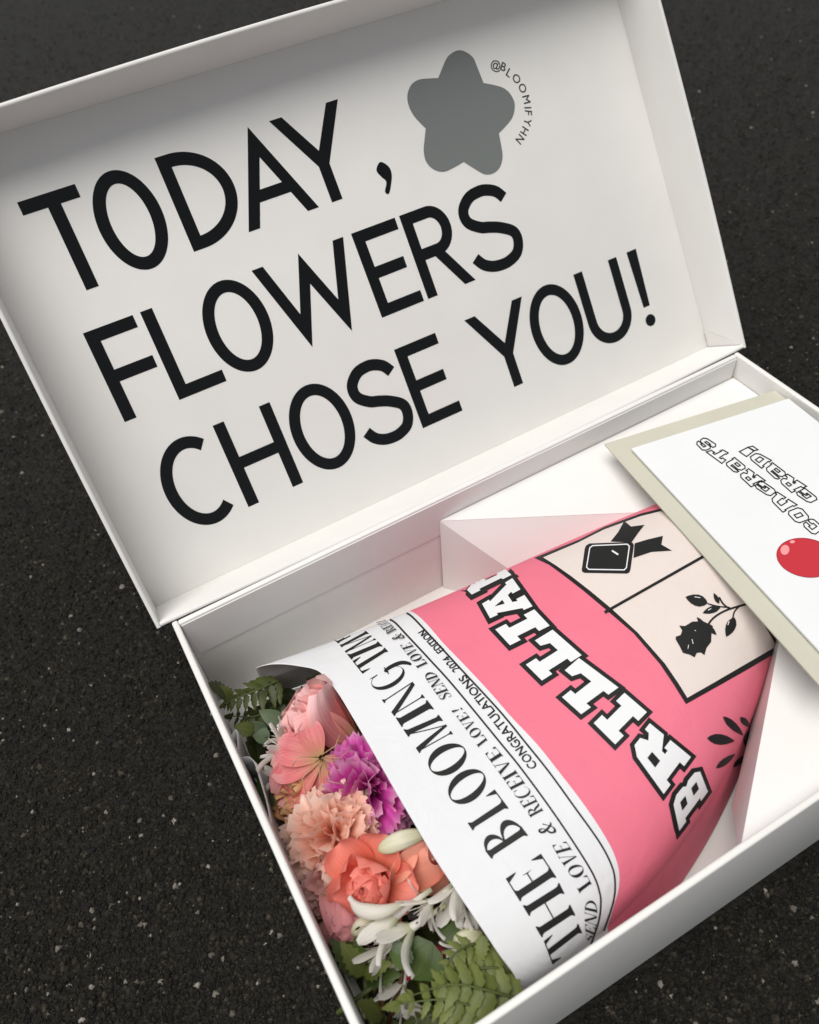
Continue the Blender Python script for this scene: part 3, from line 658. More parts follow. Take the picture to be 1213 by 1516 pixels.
# rows of smaller lettering
def ribbon_words(words, name):
    allp = []
    for txt, knots in words:                      # knots: list of (top, base) pixels from the word's start to its end
        glyphs = [serif(c) for c in txt]; gap = .10
        tot = sum(g[0] for g in glyphs) + gap * (len(txt) - 1); x = 0
        n = len(knots) - 1
        def f(p, n=n, knots=knots):
            t = min(max(p[0], 0), 1) * n; i = min(int(t), n - 1); fr = t - i
            return lerp(lerp(knots[i][1], knots[i + 1][1], fr), lerp(knots[i][0], knots[i + 1][0], fr), p[1])
        for w_, pt in glyphs:
            allp += mapped(pt, lambda p, x=x: f(((p[0] + x) / tot, p[1]))); x += w_ + gap
    return wrap_print(name, allp, 'ink', .00020)
ribbon_words([('SEND', [((868, 1391), (878, 1396)), ((865.5, 1362), (882.5, 1369)), ((866, 1332), (884.5, 1334))]),
              ('LOVE', [((858.5, 1323), (876, 1309)), ((844, 1295), (863.5, 1286)), ((829, 1273), (852, 1266)), ((817, 1251), (838, 1246))]),
              ('&', [((801, 1237), (824, 1233)), ((794, 1222), (815, 1217))]),
              ('RECEIVE', [((786, 1211), (804.5, 1201)), ((767, 1184), (788, 1175)), ((745, 1153), (764, 1142)), ((718, 1116), (733, 1106))]),
              ('LOVE', [((709, 1107.5), (722, 1097)), ((692, 1083), (706, 1075)), ((675.5, 1061), (689, 1055))]),
              ('!', [((671, 1056.5), (686, 1052)), ((668.5, 1053), (683, 1048))]),
              ('SEND', [((653, 1038), (670, 1032)), ((639, 1018), (655.5, 1012)), ((626.6, 999.7), (642.5, 994.8))]),
              ('LOVE', [((618.7, 990.8), (633.6, 984)), ((605, 973), (620, 967)), ((592.6, 957), (607.8, 953))]),
              ('&', [((584, 950), (600, 946)), ((579, 944), (594, 939))]),
              ('RECEIVE', [((574.8, 941), (588, 934)), ((563, 929), (577, 924)), ((554, 921), (568, 919)), ((545, 915), (559, 913))])], 'printed_line')
def sans_words(words, name):
    allp = []
    for txt, knots in words:
        P, Fc_, x0, x1 = sans(txt); n = len(knots) - 1
        def f(p):
            t = (p[0] - x0) / (x1 - x0) * n; i = min(max(int(t), 0), n - 1); fr = t - i
            return lerp(lerp(knots[i][1], knots[i + 1][1], fr), lerp(knots[i][0], knots[i + 1][0], fr), p[1] / .73)
        allp.append(([f(p) for p in P], Fc_))
        e = 1.05
        allp.append(([(q[0] + e, q[1] + e * .2) for q in allp[-1][0]], Fc_))
    return wrap_print(name, allp, 'ink', .00020)
sans_words([('CONGRATULATIONS', [((784, 1141), (796, 1134)), ((751, 1098), (763, 1090)), ((713, 1050), (723.5, 1041)), ((677.5, 1005.5), (688, 998.5))]),
            ('2024', [((671, 997), (681.5, 990)), ((654, 977), (664.5, 970))]),
            ('EDITION', [((647.5, 969), (657.5, 962)), ((633, 953), (643, 946)), ((618, 938), (628, 932))])], 'printed_line')
RA = [(574, 916.6), (585, 922), (603, 941), (638.5, 979), (674, 1018.5), (741, 1100), (771, 1137), (813, 1194), (850, 1248.4), (877.4, 1293), (887.5, 1320), (889.5, 1340), (886, 1365), (875, 1398)]
RB = [(599, 906.7), (611, 914), (638.5, 943), (678, 986), (740, 1053), (778.5, 1100), (813, 1143), (850, 1194), (887, 1246), (905, 1280), (910.5, 1305), (908, 1335), (894, 1378)]
for rr in (RA, RB): wrap_print('printed_rule', [stroke(smooth(rr, 10), 2.7)], 'ink', .00020)

def z8(x, y): return (680 + x / 3.0325, 820 + y / 3.0325)
BR = [('B', (1113, 1066), (1072, 960), (955, 1103), (985, 1242)), ('R', (1038, 912), (855, 762), (768, 872), (916, 1078)),
      ('I', (842, 712), (742, 626), (604, 762), (700, 857)), ('L', (715, 602), (538, 470), (400, 590), (548, 722)),
      ('L', (550, 457), (420, 343), (248, 448), (372, 571)), ('I', (407, 325), (338, 252), (163, 342), (229, 413)),
      ('A', (330, 238), (240, 112), (92, 205), (152, 314)), ('N', (236, 98), (165, 30), (-20, 110), (58, 186))]
blk, wht = [], []
for ch, bs, be, te, ts in BR:
    qm = quadmap((z8(*bs), z8(*be), z8(*te), z8(*ts))); o_, hs_ = SLAB[ch]
    O = [qm(p) for p in o_]; HS = [[qm(p) for p in h] for h in hs_]
    wrap_print('letter_outline', [stroke(densify(lp, 4), 13.0 if lp is O else 1.0, True, 3) for lp in [O]], 'ink', .00022)
    wrap_print('letter', [fill(O, [], 3.5)], 'inkwhite', .00050)
    if HS: wrap_print('letter_counter', [fill(h, step=3) for h in HS], 'ink', .00072)
def z6(x, y): return (780 + x / 3.0325, 740 + y / 3.0325)
outer = [(35, 262), (100, 292), (150, 328), (250, 405), (360, 497), (480, 600), (600, 740), (660, 830), (715, 918), (850, 842), (980, 768), (1118, 686), (1122, 640), (1050, 515), (980, 405), (860, 270), (740, 140), (660, 70), (615, 38), (515, 62), (350, 122), (240, 178)]
inner = [(75, 262), (130, 296), (200, 345), (290, 415), (380, 490), (500, 600), (620, 737), (680, 825), (720, 890), (850, 815), (980, 738), (1112, 660), (1108, 638), (1040, 522), (965, 408), (850, 280), (730, 152), (650, 82), (605, 54), (515, 76), (350, 136), (230, 196)]
wrap_print('picture_frame', [fill([z6(*p) for p in outer], step=5)], 'ink', .00022)
wrap_print('picture_panel', [fill([z6(*p) for p in inner], step=5)], 'cream', .00050)
wrap_print('panel_divider', [stroke(densify([z6(350, 509), z6(830, 237)], 5, False), 4.2)], 'ink', .00078)
# medal with a ribbon
md = lambda pts: [z6(*p) for p in pts]
sq = [(274, 206), (284, 201), (466, 194), (477, 198), (482, 208), (466, 318), (461, 330), (450, 335), (262, 332), (251, 328), (248, 318), (262, 225), (267, 212)]
medal = wrap_print('medal_picture', [fill(md(sq), step=4), fill(md([(378, 192), (412, 150), (440, 100), (470, 125), (530, 117), (500, 155), (472, 195)]), step=4), fill(md([(485, 200), (545, 182), (612, 166), (605, 205), (652, 232), (560, 238), (480, 265)]), step=4)], 'ink', .00078)
wrap_print('medal_border', [stroke(md(densify([(298, 212), (452, 205), (462, 214), (448, 310), (438, 320), (280, 318), (270, 308), (285, 222)], 12)), 1.6, True), stroke(md([(384, 234), (412, 252)]), 2.4)], 'inkwhite', .00100)
# rose
rose = [(742, 550), (790, 548), (820, 562), (828, 600), (826, 640), (805, 668), (796, 700), (780, 688), (762, 690), (752, 710), (730, 698), (700, 690), (685, 660), (668, 630), (668, 618), (690, 610), (697, 590), (684, 568), (710, 570)]
rl = [fill(md(rose), step=4),
      stroke(md(smooth([(1000, 466), (930, 486), (880, 505), (835, 535), (808, 570)], 6)), 3.0),
      stroke(md(smooth([(950, 482), (930, 505), (922, 535)], 5)), 2.2), stroke(md(smooth([(910, 486), (860, 482), (812, 470)], 5)), 2.0), stroke(md(smooth([(905, 490), (880, 470), (862, 440)], 5)), 2.6)]
def blade(a, b_, w):
    a, b_ = np.array(a, float), np.array(b_, float); d = b_ - a; n_ = np.array([-d[1], d[0]]) / np.linalg.norm(d)
    ts = [0, .12, .3, .5, .7, .88, 1]; ws = [0, .55, .95, 1, .8, .4, 0]
    return strip([tuple(a + d * t + n_ * w * k) for t, k in zip(ts, ws)], [tuple(a + d * t - n_ * w * k) for t, k in zip(ts, ws)], 2)
def mblade(a, b_, w): P, F_ = blade(a, b_, w); return md(P), F_
rl += [mblade((812, 468), (712, 440), 26), mblade((870, 482), (788, 512), 16), mblade((930, 530), (893, 618), 22), mblade((862, 470), (838, 422), 10), mblade((800, 560), (850, 610), 12), mblade((800, 575), (762, 530), 10), mblade((790, 565), (835, 572), 9)]
wrap_print('rose_picture', rl, 'ink', .00078)
wrap_print('rose_highlights', [stroke(md([(752, 440), (778, 444)]), 1.0), stroke(md([(905, 548), (900, 565)]), 1.2), stroke(md([(826, 492), (812, 500)]), 1.0), stroke(md([(740, 630), (745, 650)]), .9), stroke(md([(725, 655), (722, 672)]), .9), stroke(md([(752, 590), (758, 592)]), .9)], 'inkwhite', .00098)
wrap_print('leaf_picture', [mblade((808, 1070), (932, 1082), 24), mblade((880, 972), (972, 1058), 17), mblade((958, 975), (1000, 1020), 14), mblade((848, 1205), (935, 1140), 14), mblade((925, 1200), (990, 1140), 12), mblade((985, 1110), (1005, 1030), 22)], 'ink', .00030)

# loose back sheet of the wrap standing against the side wall, and its far corner
def sheet(name, top_pts, depth, dx, mat=MAT['paper']):
    V_, F_ = [], []; tp = smooth(top_pts, 8); n = len(tp); m = 8
    for i, p in enumerate(tp):
        for j in range(m + 1):
            t = j / m
            V_.append((p[0] + dx * t + .002 * math.sin(3 * t + i * .25), p[1] + .006 * t * math.sin(i * .2), p[2] - depth * t))
    for i in range(n - 1):
        for j in range(m): k = i * (m + 1) + j; F_.append((k, k + 1, k + m + 2, k + m + 1))
    me = mesh_of(name, V_, F_, True); o = link_mesh(name, me, mat, wrap)
    s_ = o.modifiers.new('thickness', 'SOLIDIFY'); s_.thickness = .0004
    return o
def az(x, y, z): return tuple(at_z((x, y), z))
sheet('back_sheet', [az(338, 1097, .058), az(345, 1084, .062), az(357, 1118, .055), az(371, 1121, .060), az(378, 1154, .062), az(401, 1204, .062), az(412, 1250, .058), az(432, 1310, .05)], .052, .004)

# ------------------------------------------------------------------ envelope and greeting card
C1, C2, C3 = (np.array(at_z((895, 657), .083)), np.array(at_z((1148, 578), .0795)), np.array(at_z((1213, 982), .098)))
ex = (C2 - C1); ew = np.linalg.norm(ex); ex /= ew
ey = (C3 - C1) - ex * ((C3 - C1) @ ex); ey /= np.linalg.norm(ey)
en = np.cross(ey, ex)
if en[2] < 0: en = -en
EL = .198
def ep(u, v, k): return tuple(C1 + ex * u + ey * v + en * k)
env = link_mesh('envelope', slab_mesh('envelope', [ep(0, 0, 0), ep(0, EL, 0), ep(ew, EL, 0), ep(ew, 0, 0)], .0009), MAT['envelope'])
tag(env, 'cream paper envelope lying under the white greeting card', 'envelope')
KC = .0024
def card_pt(px, lev=0):
    return hit(px, C1 + en * (KC + lev), en)
k1, k2, k3 = card_pt((935, 664)), card_pt((1168, 590)), card_pt((1213, 945))
def card_uv(P): P = np.asarray(P) - C1; return P @ ex, P @ ey
u1 = card_uv(k1); u2 = card_uv(k2)
cx_ = (k2 - k1); cw_ = np.linalg.norm(cx_); cx_ /= cw_
cy_ = (k3 - k1) - cx_ * ((k3 - k1) @ cx_); cy_ /= np.linalg.norm(cy_)
def cp(u, v): return tuple(k1 + cx_ * u + cy_ * v)
card = link_mesh('greeting_card', slab_mesh('greeting_card', [cp(0, 0), cp(0, .172), cp(cw_, .172), cp(cw_, 0)], .0012), MAT['card'])
tag(card, 'white folded greeting card with outlined congratulation lettering and a red balloon', 'greeting card')
def card_proj(p, lev): return Vector(card_pt(p, lev))
def card_print(name, patches, mat, lev):
    me = patches_to_mesh(name, patches, card_proj, lev); orient(me, lambda c: Vector(en)); return link_mesh(name, me, MAT[mat], card)
def z5(x, y): return (960 + x / 4.739, 640 + y / 4.739)
CT = [('C', (1232, 672), (1150, 600), (1080, 648), (1163, 722)), ('O', (1140, 606), (1068, 522), (970, 560), (1046, 640)), ('n', (1045, 508), (905, 418), (855, 470), (945, 560)),
      ('G', (903, 412), (795, 338), (742, 380), (852, 450)), ('R', (822, 338), (705, 255), (634, 300), (722, 382)), ('a', (692, 246), (606, 176), (533, 216), (612, 285)),
      ('T', (586, 158), (498, 108), (408, 138), (517, 218)), ('S', (488, 92), (398, 34), (332, 74), (388, 132)),
      ('G', (1195, 466), (1100, 392), (1030, 428), (1132, 497)), ('R', (1112, 378), (978, 292), (918, 342), (1007, 422)), ('a', (975, 290), (872, 212), (815, 252), (902, 334)),
      ('D', (865, 196), (765, 142), (706, 178), (797, 252))]
for ch, bs, be, te, ts in CT:
    qm = quadmap((z5(*bs), z5(*be), z5(*te), z5(*ts))); o_, hs_ = SLAB[ch]
    card_print('letter', [stroke(densify([qm(p) for p in lp], 6), 1.75, True) for lp in [o_] + hs_], 'ink', .00015)
for q in ([(640, 135), (690, 170), (742, 130), (700, 105)], [(702, 103), (745, 128), (771, 122), (735, 97)]):
    card_print('letter', [stroke([z5(*p) for p in q], 1.75, True)], 'ink', .00015)
bc, bx, by = (1110, 880), (205, 45), (-35, 130)
el = [z5(bc[0] + bx[0] * math.cos(a) + by[0] * math.sin(a), bc[1] + bx[1] * math.cos(a) + by[1] * math.sin(a)) for a in [k * math.pi / 24 for k in range(48)]]
card_print('balloon_picture', [fill(el, step=8)], 'red', .00012)
card_print('balloon_outline', [stroke(el, 1.0, True)], 'redline', .00022)
for c, a_, b_ in (((960, 825), (28, -18), (14, 30)), ((1012, 768), (18, -2), (2, 11))):
    hl = [z5(c[0] + a_[0] * math.cos(t) + b_[0] * math.sin(t), c[1] + a_[1] * math.cos(t) + b_[1] * math.sin(t)) for t in [k * math.pi / 10 for k in range(20)]]
    card_print('balloon_highlight', [fill(hl, step=4)], 'redlight', .00026)

# ------------------------------------------------------------------ flowers and leaves
def petal_mesh(name, L_=1.0, w=.5, base=.12, p=.7, tip=.15, cup=.2, bend=.8, ruf=.0, freq=3.0, serr=0.0, nt=9, nu=6, nv=8, ph=0.0, fan=False, twist=0.0, broad=False):
    V_, F_, U_ = [], [], []
    for i in range(nu + 1):
        u = i / nu
        if broad: wd = w * (base + (1 - base) * math.sin(min(1, u / .62) * math.pi / 2)) * (1 if u < .62 else (1 - ((u - .62) / .40) ** 2.6) ** .5)
        elif fan: wd = w * (base + (1 - base) * u ** 1.15)
        else: wd = w * (base * (1 - u) + max(0.0, math.sin(math.pi * min(1, u ** p * .97 + .015))) ** .8) 
        for j in range(nv + 1):
            v = -1 + 2 * j / nv
            uu = u * (1 - tip * v * v * (u if fan else u * .6))
            if serr and i >= nu - 1: uu *= 1 + serr * (((j * nt) % 3) - 1) * (1 if i == nu else .3)
            nrm = cup * w * v * v * (.3 + u) + ruf * math.sin(freq * math.pi * v + ph + 2.1 * u) * u ** 1.6 + ruf * .45 * math.sin(freq * 2.3 * math.pi * v + ph * 2) * u ** 3
            bb = bend if abs(bend) > 1e-3 else 1e-3
            h, r_ = math.sin(bb * uu) / bb, (1 - math.cos(bb * uu)) / bb
            ca, sa = math.cos(bb * uu), math.sin(bb * uu)
            x = r_ * L_ - nrm * ca * L_; z = h * L_ + nrm * sa * L_
            V_.append((x + twist * v * u * wd, v * wd * L_, z)); U_.append((u, (v + 1) / 2))
    for i in range(nu):
        for j in range(nv):
            k = i * (nv + 1) + j; F_.append((k, k + 1, k + nv + 2, k + nv + 1))
    return mesh_of(name, V_, F_, True, U_)
def with_mat(me, mat):
    me = me.copy(); me.materials.clear(); me.materials.append(mat); return me
def pose(axis, spin=0.0):
    return Vector(axis).normalized().to_track_quat('Z', 'Y') @ Quaternion((0, 0, 1), spin)
def flower_root(name, loc, axis, size, spin=0.0):
    o = empty(name, loc); o.rotation_mode = 'QUATERNION'; o.rotation_quaternion = pose(axis, spin); o.scale = (size,) * 3
    return o
def add_petal(root, me, th, tilt, r0=0.0, z0=0.0, s=1.0, roll=0.0, name='petal', sw=1.0):
    m_ = Matrix.Rotation(th, 4, 'Z') @ Matrix.Translation((r0, 0, z0)) @ Matrix.Rotation(tilt, 4, 'Y') @ Matrix.Rotation(roll, 4, 'Z') @ Matrix.Diagonal((s, s * sw, s, 1))
    o = bpy.data.objects.new(name, me); col.objects.link(o); o.parent = root; o.matrix_local = m_
    return o
def tube_mesh(name, pts, rad, seg=6):
    P = [Vector(p) for p in pts]; V_, F_, U_ = [], [], []
    for i, p in enumerate(P):
        d = (P[min(i + 1, len(P) - 1)] - P[max(i - 1, 0)]).normalized()
        a = d.orthogonal().normalized() if i == 0 else (a - d * a.dot(d)).normalized()
        b_ = d.cross(a); r_ = rad[i] if isinstance(rad, (list, tuple)) else rad
        for k in range(seg):
            t = 2 * math.pi * k / seg
            V_.append(p + a * r_ * math.cos(t) + b_ * r_ * math.sin(t)); U_.append((i / (len(P) - 1), k / seg))
    for i in range(len(P) - 1):
        for k in range(seg): F_.append((i * seg + k, i * seg + (k + 1) % seg, (i + 1) * seg + (k + 1) % seg, (i + 1) * seg + k))
    F_ += [tuple(range(seg - 1, -1, -1)), tuple((len(P) - 1) * seg + k for k in range(seg))]
    return mesh_of(name, V_, F_, True, U_)
def stem_part(root, length, r=.05, mat='stem'):
    me = tube_mesh('stem', [(0, 0, .1), (0, 0, -.2), (.05, .0, -length)], [r * 1.6, r, r]); me.materials.append(MAT[mat])
    return add_petal(root, me, 0, 0, name='stem')

FAN = [petal_mesh('petal_fan', 1, w_, .14, tip=.25, cup=c_, bend=b_, ruf=r_, freq=f_, serr=.035, nt=t_, nu=8, nv=22, ph=p_, fan=True) for b_, f_, t_, p_, w_, c_, r_ in ((.5, 1.2, 7, 0, .44, .25, .10), (1.0, 1.6, 5, 1.3, .50, .1, .11), (.1, 1.4, 8, 2.6, .40, .35, .09), (.75, 1.9, 4, 4.1, .46, .15, .10), (1.3, 1.3, 5, 5.0, .42, .2, .10))]
def carnation(px, z, size, axis, mat, n, label, seed, tmax=92, clear=.85):
    rnd = random.Random(seed)
    axis = Vector(axis).normalized()
    hd = Vector(at_z(px, z)); hd.x = max(hd.x, T + size * clear)
    loc = hd - axis * size * .62
    root = flower_root('carnation', loc, axis, size, rnd.uniform(0, 6))
    tag(root, label, 'carnation')
    ms = [with_mat(f_, MAT[mat]) for f_ in FAN]
    for k in range(n):
        t = (k + .5) / n
        tilt = R_(3 + (tmax - 3) * t ** .85) + rnd.uniform(-.18, .18)
        add_petal(root, rnd.choice(ms), k * 2.39996 + rnd.uniform(-.4, .4), tilt, .02 + .12 * t, .12 * (1 - t), (1.10 - .22 * t) * rnd.uniform(.78, 1.08), rnd.uniform(-.9, .9), sw=rnd.uniform(.75, 1.0))
    stem_part(root, 1.2)
    return root
def rosette(px, z, size, axis, layers, label, cat, seed, name, meshes, stem=1.4):
    rnd = random.Random(seed); axis = Vector(axis).normalized()
    loc = Vector(at_z(px, z)) - axis * size * .6
    root = flower_root(name, loc, axis, size, rnd.uniform(0, 6)); tag(root, label, cat)
    a = 0
    for (cnt, tilt, r0, s, mi) in layers:
        for k in range(cnt):
            add_petal(root, meshes[mi], a + k * 2 * math.pi / cnt + rnd.uniform(-.12, .12), R_(tilt) + rnd.uniform(-.06, .06), r0, 0, s * rnd.uniform(.94, 1.05), rnd.uniform(-.12, .12))
        a += 1.1
    if stem: stem_part(root, stem)
    return root
def dir_to(p, q): return Vector(q) - Vector(p)

# carnations
carnation((538, 1168), .057, .0268, (-.30, -.22, .9), 'magenta', 92, 'ruffled magenta carnation touching the white paper edge', 11)
carnation((484, 1240), .054, .0262, (-.40, -.25, .85), 'peach', 96, 'pale peach ruffled carnation between magenta carnation and coral rose', 12, 92, .66)
carnation((466, 1324), .042, .0205, (-.35, -.45, .75), 'palepink', 64, 'dusty pink frilled carnation tucked under the peach carnation', 13, 85, .6)
carnation((440, 1292), .030, .0160, (-.3, -.2, .9), 'deeppink', 48, 'deep crimson pink carnation low beside the tray wall', 14, 72, .85)
# coral rose
CUP = [with_mat(petal_mesh('rose_petal', 1, .42, .55, tip=.04, cup=1.0, bend=-.35, ruf=.02, freq=.9, nu=9, nv=12, broad=True), MAT['coral']),
       with_mat(petal_mesh('rose_petal', 1, .52, .5, tip=.04, cup=.62, bend=.25, ruf=.035, freq=.8, nu=9, nv=12, ph=1, broad=True), MAT['coral']),
       with_mat(petal_mesh('rose_petal', 1, .60, .4, tip=.02, cup=.35, bend=1.0, ruf=.04, freq=.7, nu=9, nv=12, ph=2, broad=True), MAT['coral']),
       with_mat(petal_mesh('rose_petal', 1, .60, .45, tip=.02, cup=.40, bend=.30, ruf=.02, freq=.7, nu=10, nv=12, ph=.5, broad=True), MAT['coralpale'])]
rose_o = rosette((545, 1310), .062, .0185, (-.45, -.38, .80), [(2, 0, .03, .90, 0), (3, 4, .10, .95, 0), (3, 8, .18, .98, 0), (4, 14, .25, 1.0, 0), (4, 24, .28, 1.0, 1), (5, 40, .28, 1.0, 2)], 'open coral rose beside the peach carnation', 'rose', 21, 'rose', CUP)
# a second rose seen from behind: its broad pale petals lean towards the wrap
ro = flower_root('rose', Vector(at_z((580, 1306), .048)), (.80, -.05, .40), .0280, 0); tag(ro, 'broad pale coral rose under the cream bud at the paper edge', 'rose')
for th, tl, s_ in ((3.14, -4, 1.0), (2.2, 10, .95), (-2.2, 10, .98), (.9, 16, .8), (-.9, 16, .8), (0, 14, .7)):
    add_petal(ro, CUP[3], th, R_(tl), .16, 0, s_)
# pink veined lilies
LIL = [with_mat(petal_mesh('lily_petal', 1, .40, .35, tip=.03, cup=.40, bend=.35, ruf=.04, freq=1.3, nu=11, nv=16, broad=True), MAT['lily']),
       with_mat(petal_mesh('lily_petal', 1, .44, .30, tip=.02, cup=.45, bend=-.15, ruf=.08, freq=1.7, nu=11, nv=18, ph=2, broad=True), MAT['lily']),
       with_mat(petal_mesh('lily_petal', 1, .36, .25, tip=.05, cup=.28, bend=.9, ruf=.05, freq=1.2, nu=10, nv=14, ph=1, broad=True), MAT['lilydeep']),
       with_mat(petal_mesh('lily_petal', 1, .36, .30, tip=.02, cup=.5, bend=-.1, ruf=.10, freq=2.0, nu=11, nv=18, ph=4, broad=True), MAT['lilydeep'])]
b0 = Vector(at_z((528, 1104), .042)); t0 = Vector(at_z((428, 1040), .066))
lf = flower_root('lily', b0, t0 - b0, (t0 - b0).length * .98, .4)
tag(lf, 'large pink veined lily with frilled mouth at the top of the bouquet', 'lily')
for k in range(5): add_petal(lf, LIL[0], k * 1.257 + .15, R_(20 + 5 * (k % 2)), .08, 0, .96 + .06 * (k % 2))
for k in range(5): add_petal(lf, LIL[1], k * 1.257 + .75, R_(13), .08, .04, .96)
for k in range(4): add_petal(lf, LIL[3], k * 1.57 + .4, R_(6), .06, .08, .84, .3)
b1 = Vector(at_z((476, 1122), .066)); t1 = Vector(at_z((405, 1136), .050))
lg = flower_root('lily', b1, (-.2, -.3, .9), .0225, .3)
tag(lg, 'wide open dusky pink lily with golden throat and curling stamens', 'lily')
for k, (dx, dy, tl, s_) in enumerate(((-1, -.12, 84, 1.35), (-.72, -.8, 88, .95), (-.7, .75, 66, 1.0), (.15, .9, 60, .8), (-1, .35, 74, 1.1), (.5, -.8, 85, .8))):
    a = math.atan2(dy, dx)
    lw = (lg.rotation_quaternion.inverted() @ Vector((dx, dy, 0))); add_petal(lg, LIL[2], math.atan2(lw.y, lw.x), R_(tl), .06, 0, s_)
rs = random.Random(5)
for k in range(7):
    a = rs.uniform(0, 6.28); sp = rs.uniform(.35, .7)
    me = tube_mesh('stamen', [(0, 0, 0), (.25 * sp * math.cos(a), .25 * sp * math.sin(a), .35), (.9 * sp * math.cos(a), .9 * sp * math.sin(a), .55), (1.3 * sp * math.cos(a + .3), 1.3 * sp * math.sin(a + .3), .45)], .011, 5)
    me.materials.append(MAT['stamen']); add_petal(lg, me, 0, 0, name='stamen')
# amber flowers beside the peach carnation
AMB = with_mat(petal_mesh('amber_petal', 1, .40, .3, p=.7, tip=.10, cup=.45, bend=-.25, ruf=.03, freq=1.5, nu=6, nv=6), MAT['amber'])
for (px, z, s_, ax, lb) in (((436, 1160), .058, .0135, (-.5, .1, .8), 'amber alstroemeria above the peach carnation'), ((424, 1198), .048, .0145, (-.7, -.1, .6), 'faded amber alstroemeria wedged against the peach carnation')):
    rosette(px, z, s_, ax, [(3, 14, .1, .95, 0), (4, 34, .14, 1.0, 0), (4, 58, .1, .9, 0)], lb, 'alstroemeria', int(px[0]), 'alstroemeria', [AMB], 1.2)
# pink bud
PB = with_mat(petal_mesh('bud_petal', 1, .50, .6, p=.5, tip=.05, cup=.62, bend=-1.0, nu=7, nv=8), MAT['pinkbud'])
rosette((505, 1374), .050, .0205, (-.35, -.45, .75), [(3, 6, .20, .9, 0), (4, 16, .26, 1.0, 0), (4, 22, .3, .95, 0)], 'closed dusty rose bud below the coral rose', 'rose bud', 31, 'rose_bud', [PB])
# white florets
WP_ = [with_mat(petal_mesh('floret_petal', 1, .15, .30, tip=.02, cup=.3, bend=b_, ruf=.02, freq=.8, ph=b_ * 3, nu=8, nv=6, broad=True), MAT['white']) for b_ in (.15, .6, 1.1)]
ANT = tube_mesh('anther', [(0, 0, 0), (0, 0, .07), (0, 0, .10)], [.016, .02, .008], 5); ANT.materials.append(MAT['anther'])
def floret(px_b, px_t, zb, zt, size, label, seed, spread=28, n=6, stamens=True, mi=None):
    rnd = random.Random(seed); b_ = Vector(at_z(px_b, zb)); t_ = Vector(at_z(px_t, zt))
    root = flower_root('white_floret', b_, t_ - b_, size, rnd.uniform(0, 6)); tag(root, label, 'white flower', 'white florets tucked through the bouquet')
    tb = tube_mesh('flower_tube', [(0, 0, -.75), (0, 0, -.3), (0, 0, .12)], [.05, .06, .11], 8); tb.materials.append(MAT['white']); add_petal(root, tb, 0, 0, name='flower_tube')
    for k in range(n):
        add_petal(root, WP_[rnd.randrange(3) if mi is None else mi], k * 2 * math.pi / n + rnd.uniform(-.2, .2), R_(spread) * rnd.uniform(.6, 1.2), .07, 0, rnd.uniform(.88, 1.08))
    if stamens:
        for k in range(4):
            a = k * 1.57 + .4; q_ = .55 + .2 * rnd.random()
            st = tube_mesh('stamen', [(0, 0, 0), (.10 * math.cos(a), .10 * math.sin(a), .4), (.2 * math.cos(a), .2 * math.sin(a), q_)], .012, 4); st.materials.append(MAT['white'])
            so = add_petal(root, st, 0, 0, name='stamen')
            add_petal(so, ANT, 0, 0, 0, 0, 1, name='anther').matrix_local = Matrix.Translation((.2 * math.cos(a), .2 * math.sin(a), q_))
    return root
floret((428, 1114), (378, 1098), .062, .064, .0175, 'white starry floret beside the dusky pink lily', 41, 30)
floret((424, 1096), (394, 1074), .058, .062, .0130, 'small white floret with a raised petal among dark leaves', 42, 42)
floret((428, 1150), (398, 1148), .046, .044, .014, 'white floret half hidden under the dusky lily petal', 43, 14)
floret((590, 1352), (540, 1388), .060, .056, .0235, 'long white floret lying below the coral rose', 44, 30)
floret((612, 1372), (552, 1412), .055, .050, .0225, 'white floret with splayed narrow petals over the round leaf', 45, 42)
floret((640, 1335), (606, 1362), .062, .060, .0150, 'white floret with long tube next to the coral rose', 46, 48)
floret((682, 1300), (654, 1372), .060, .056, .0215, 'white floret hanging from the paper edge with blush tips', 47, 24)
floret((655, 1225), (648, 1290), .060, .060, .0170, 'white floret peeping out beside the pale coral rose', 48, 12)
floret((715, 1335), (690, 1380), .050, .050, .0165, 'white floret in the shade under the paper edge', 49, 10)
floret((575, 1400), (540, 1440), .044, .042, .0170, 'faded white floret above the jagged green leaves', 50, 22)
floret((690, 1395), (665, 1425), .046, .044, .0125, 'tiny white floret beside a red petal', 51, 16)
floret((600, 1450), (570, 1500), .030, .028, .018, 'wilted white floret deep among the stems', 52, 24)
floret((640, 1500), (590, 1508), .030, .030, .016, 'grey shaded white floret beneath the fern fronds', 53, 24)
# curved white petal over the rose and cream buds
def bud(px_b, px_t, zb, zt, rad, label, mat='bud', name='flower_bud'):
    b_ = Vector(at_z(px_b, zb)); t_ = Vector(at_z(px_t, zt)); d = t_ - b_; up = Vector((0, 0, 1))
    prof = [(.0, .42), (.10, .55), (.22, .72), (.36, .88), (.5, .98), (.62, 1.0), (.74, .93), (.84, .78), (.92, .55), (.97, .32), (1.0, .05)]
    pts = [tuple(b_ + d * t + up * .003 * math.sin(math.pi * t)) for t, _ in prof]
    o = empty(name, b_); tag(o, label, 'flower bud')
    me = tube_mesh('sepal', [Vector(p) - b_ for p in pts], [rad * r_ for _, r_ in prof], 14); me.materials.append(MAT[mat])
    # three shallow grooves
    for i, v in enumerate(me.vertices):
        ring_i, k = divmod(i, 14); c = Vector(pts[ring_i]) - b_
        v.co = c + (v.co - c) * (1 - .13 * (1 + math.cos(3 * 2 * math.pi * k / 14 + 1.2 * prof[ring_i][0])))
    link_mesh('sepal', me, None, o)
    st = tube_mesh('stem', [(0, 0, 0), tuple(-d * .5 - up * .006)], rad * .3, 6); st.materials.append(MAT['stem']); link_mesh('stem', st, None, o)
    return o
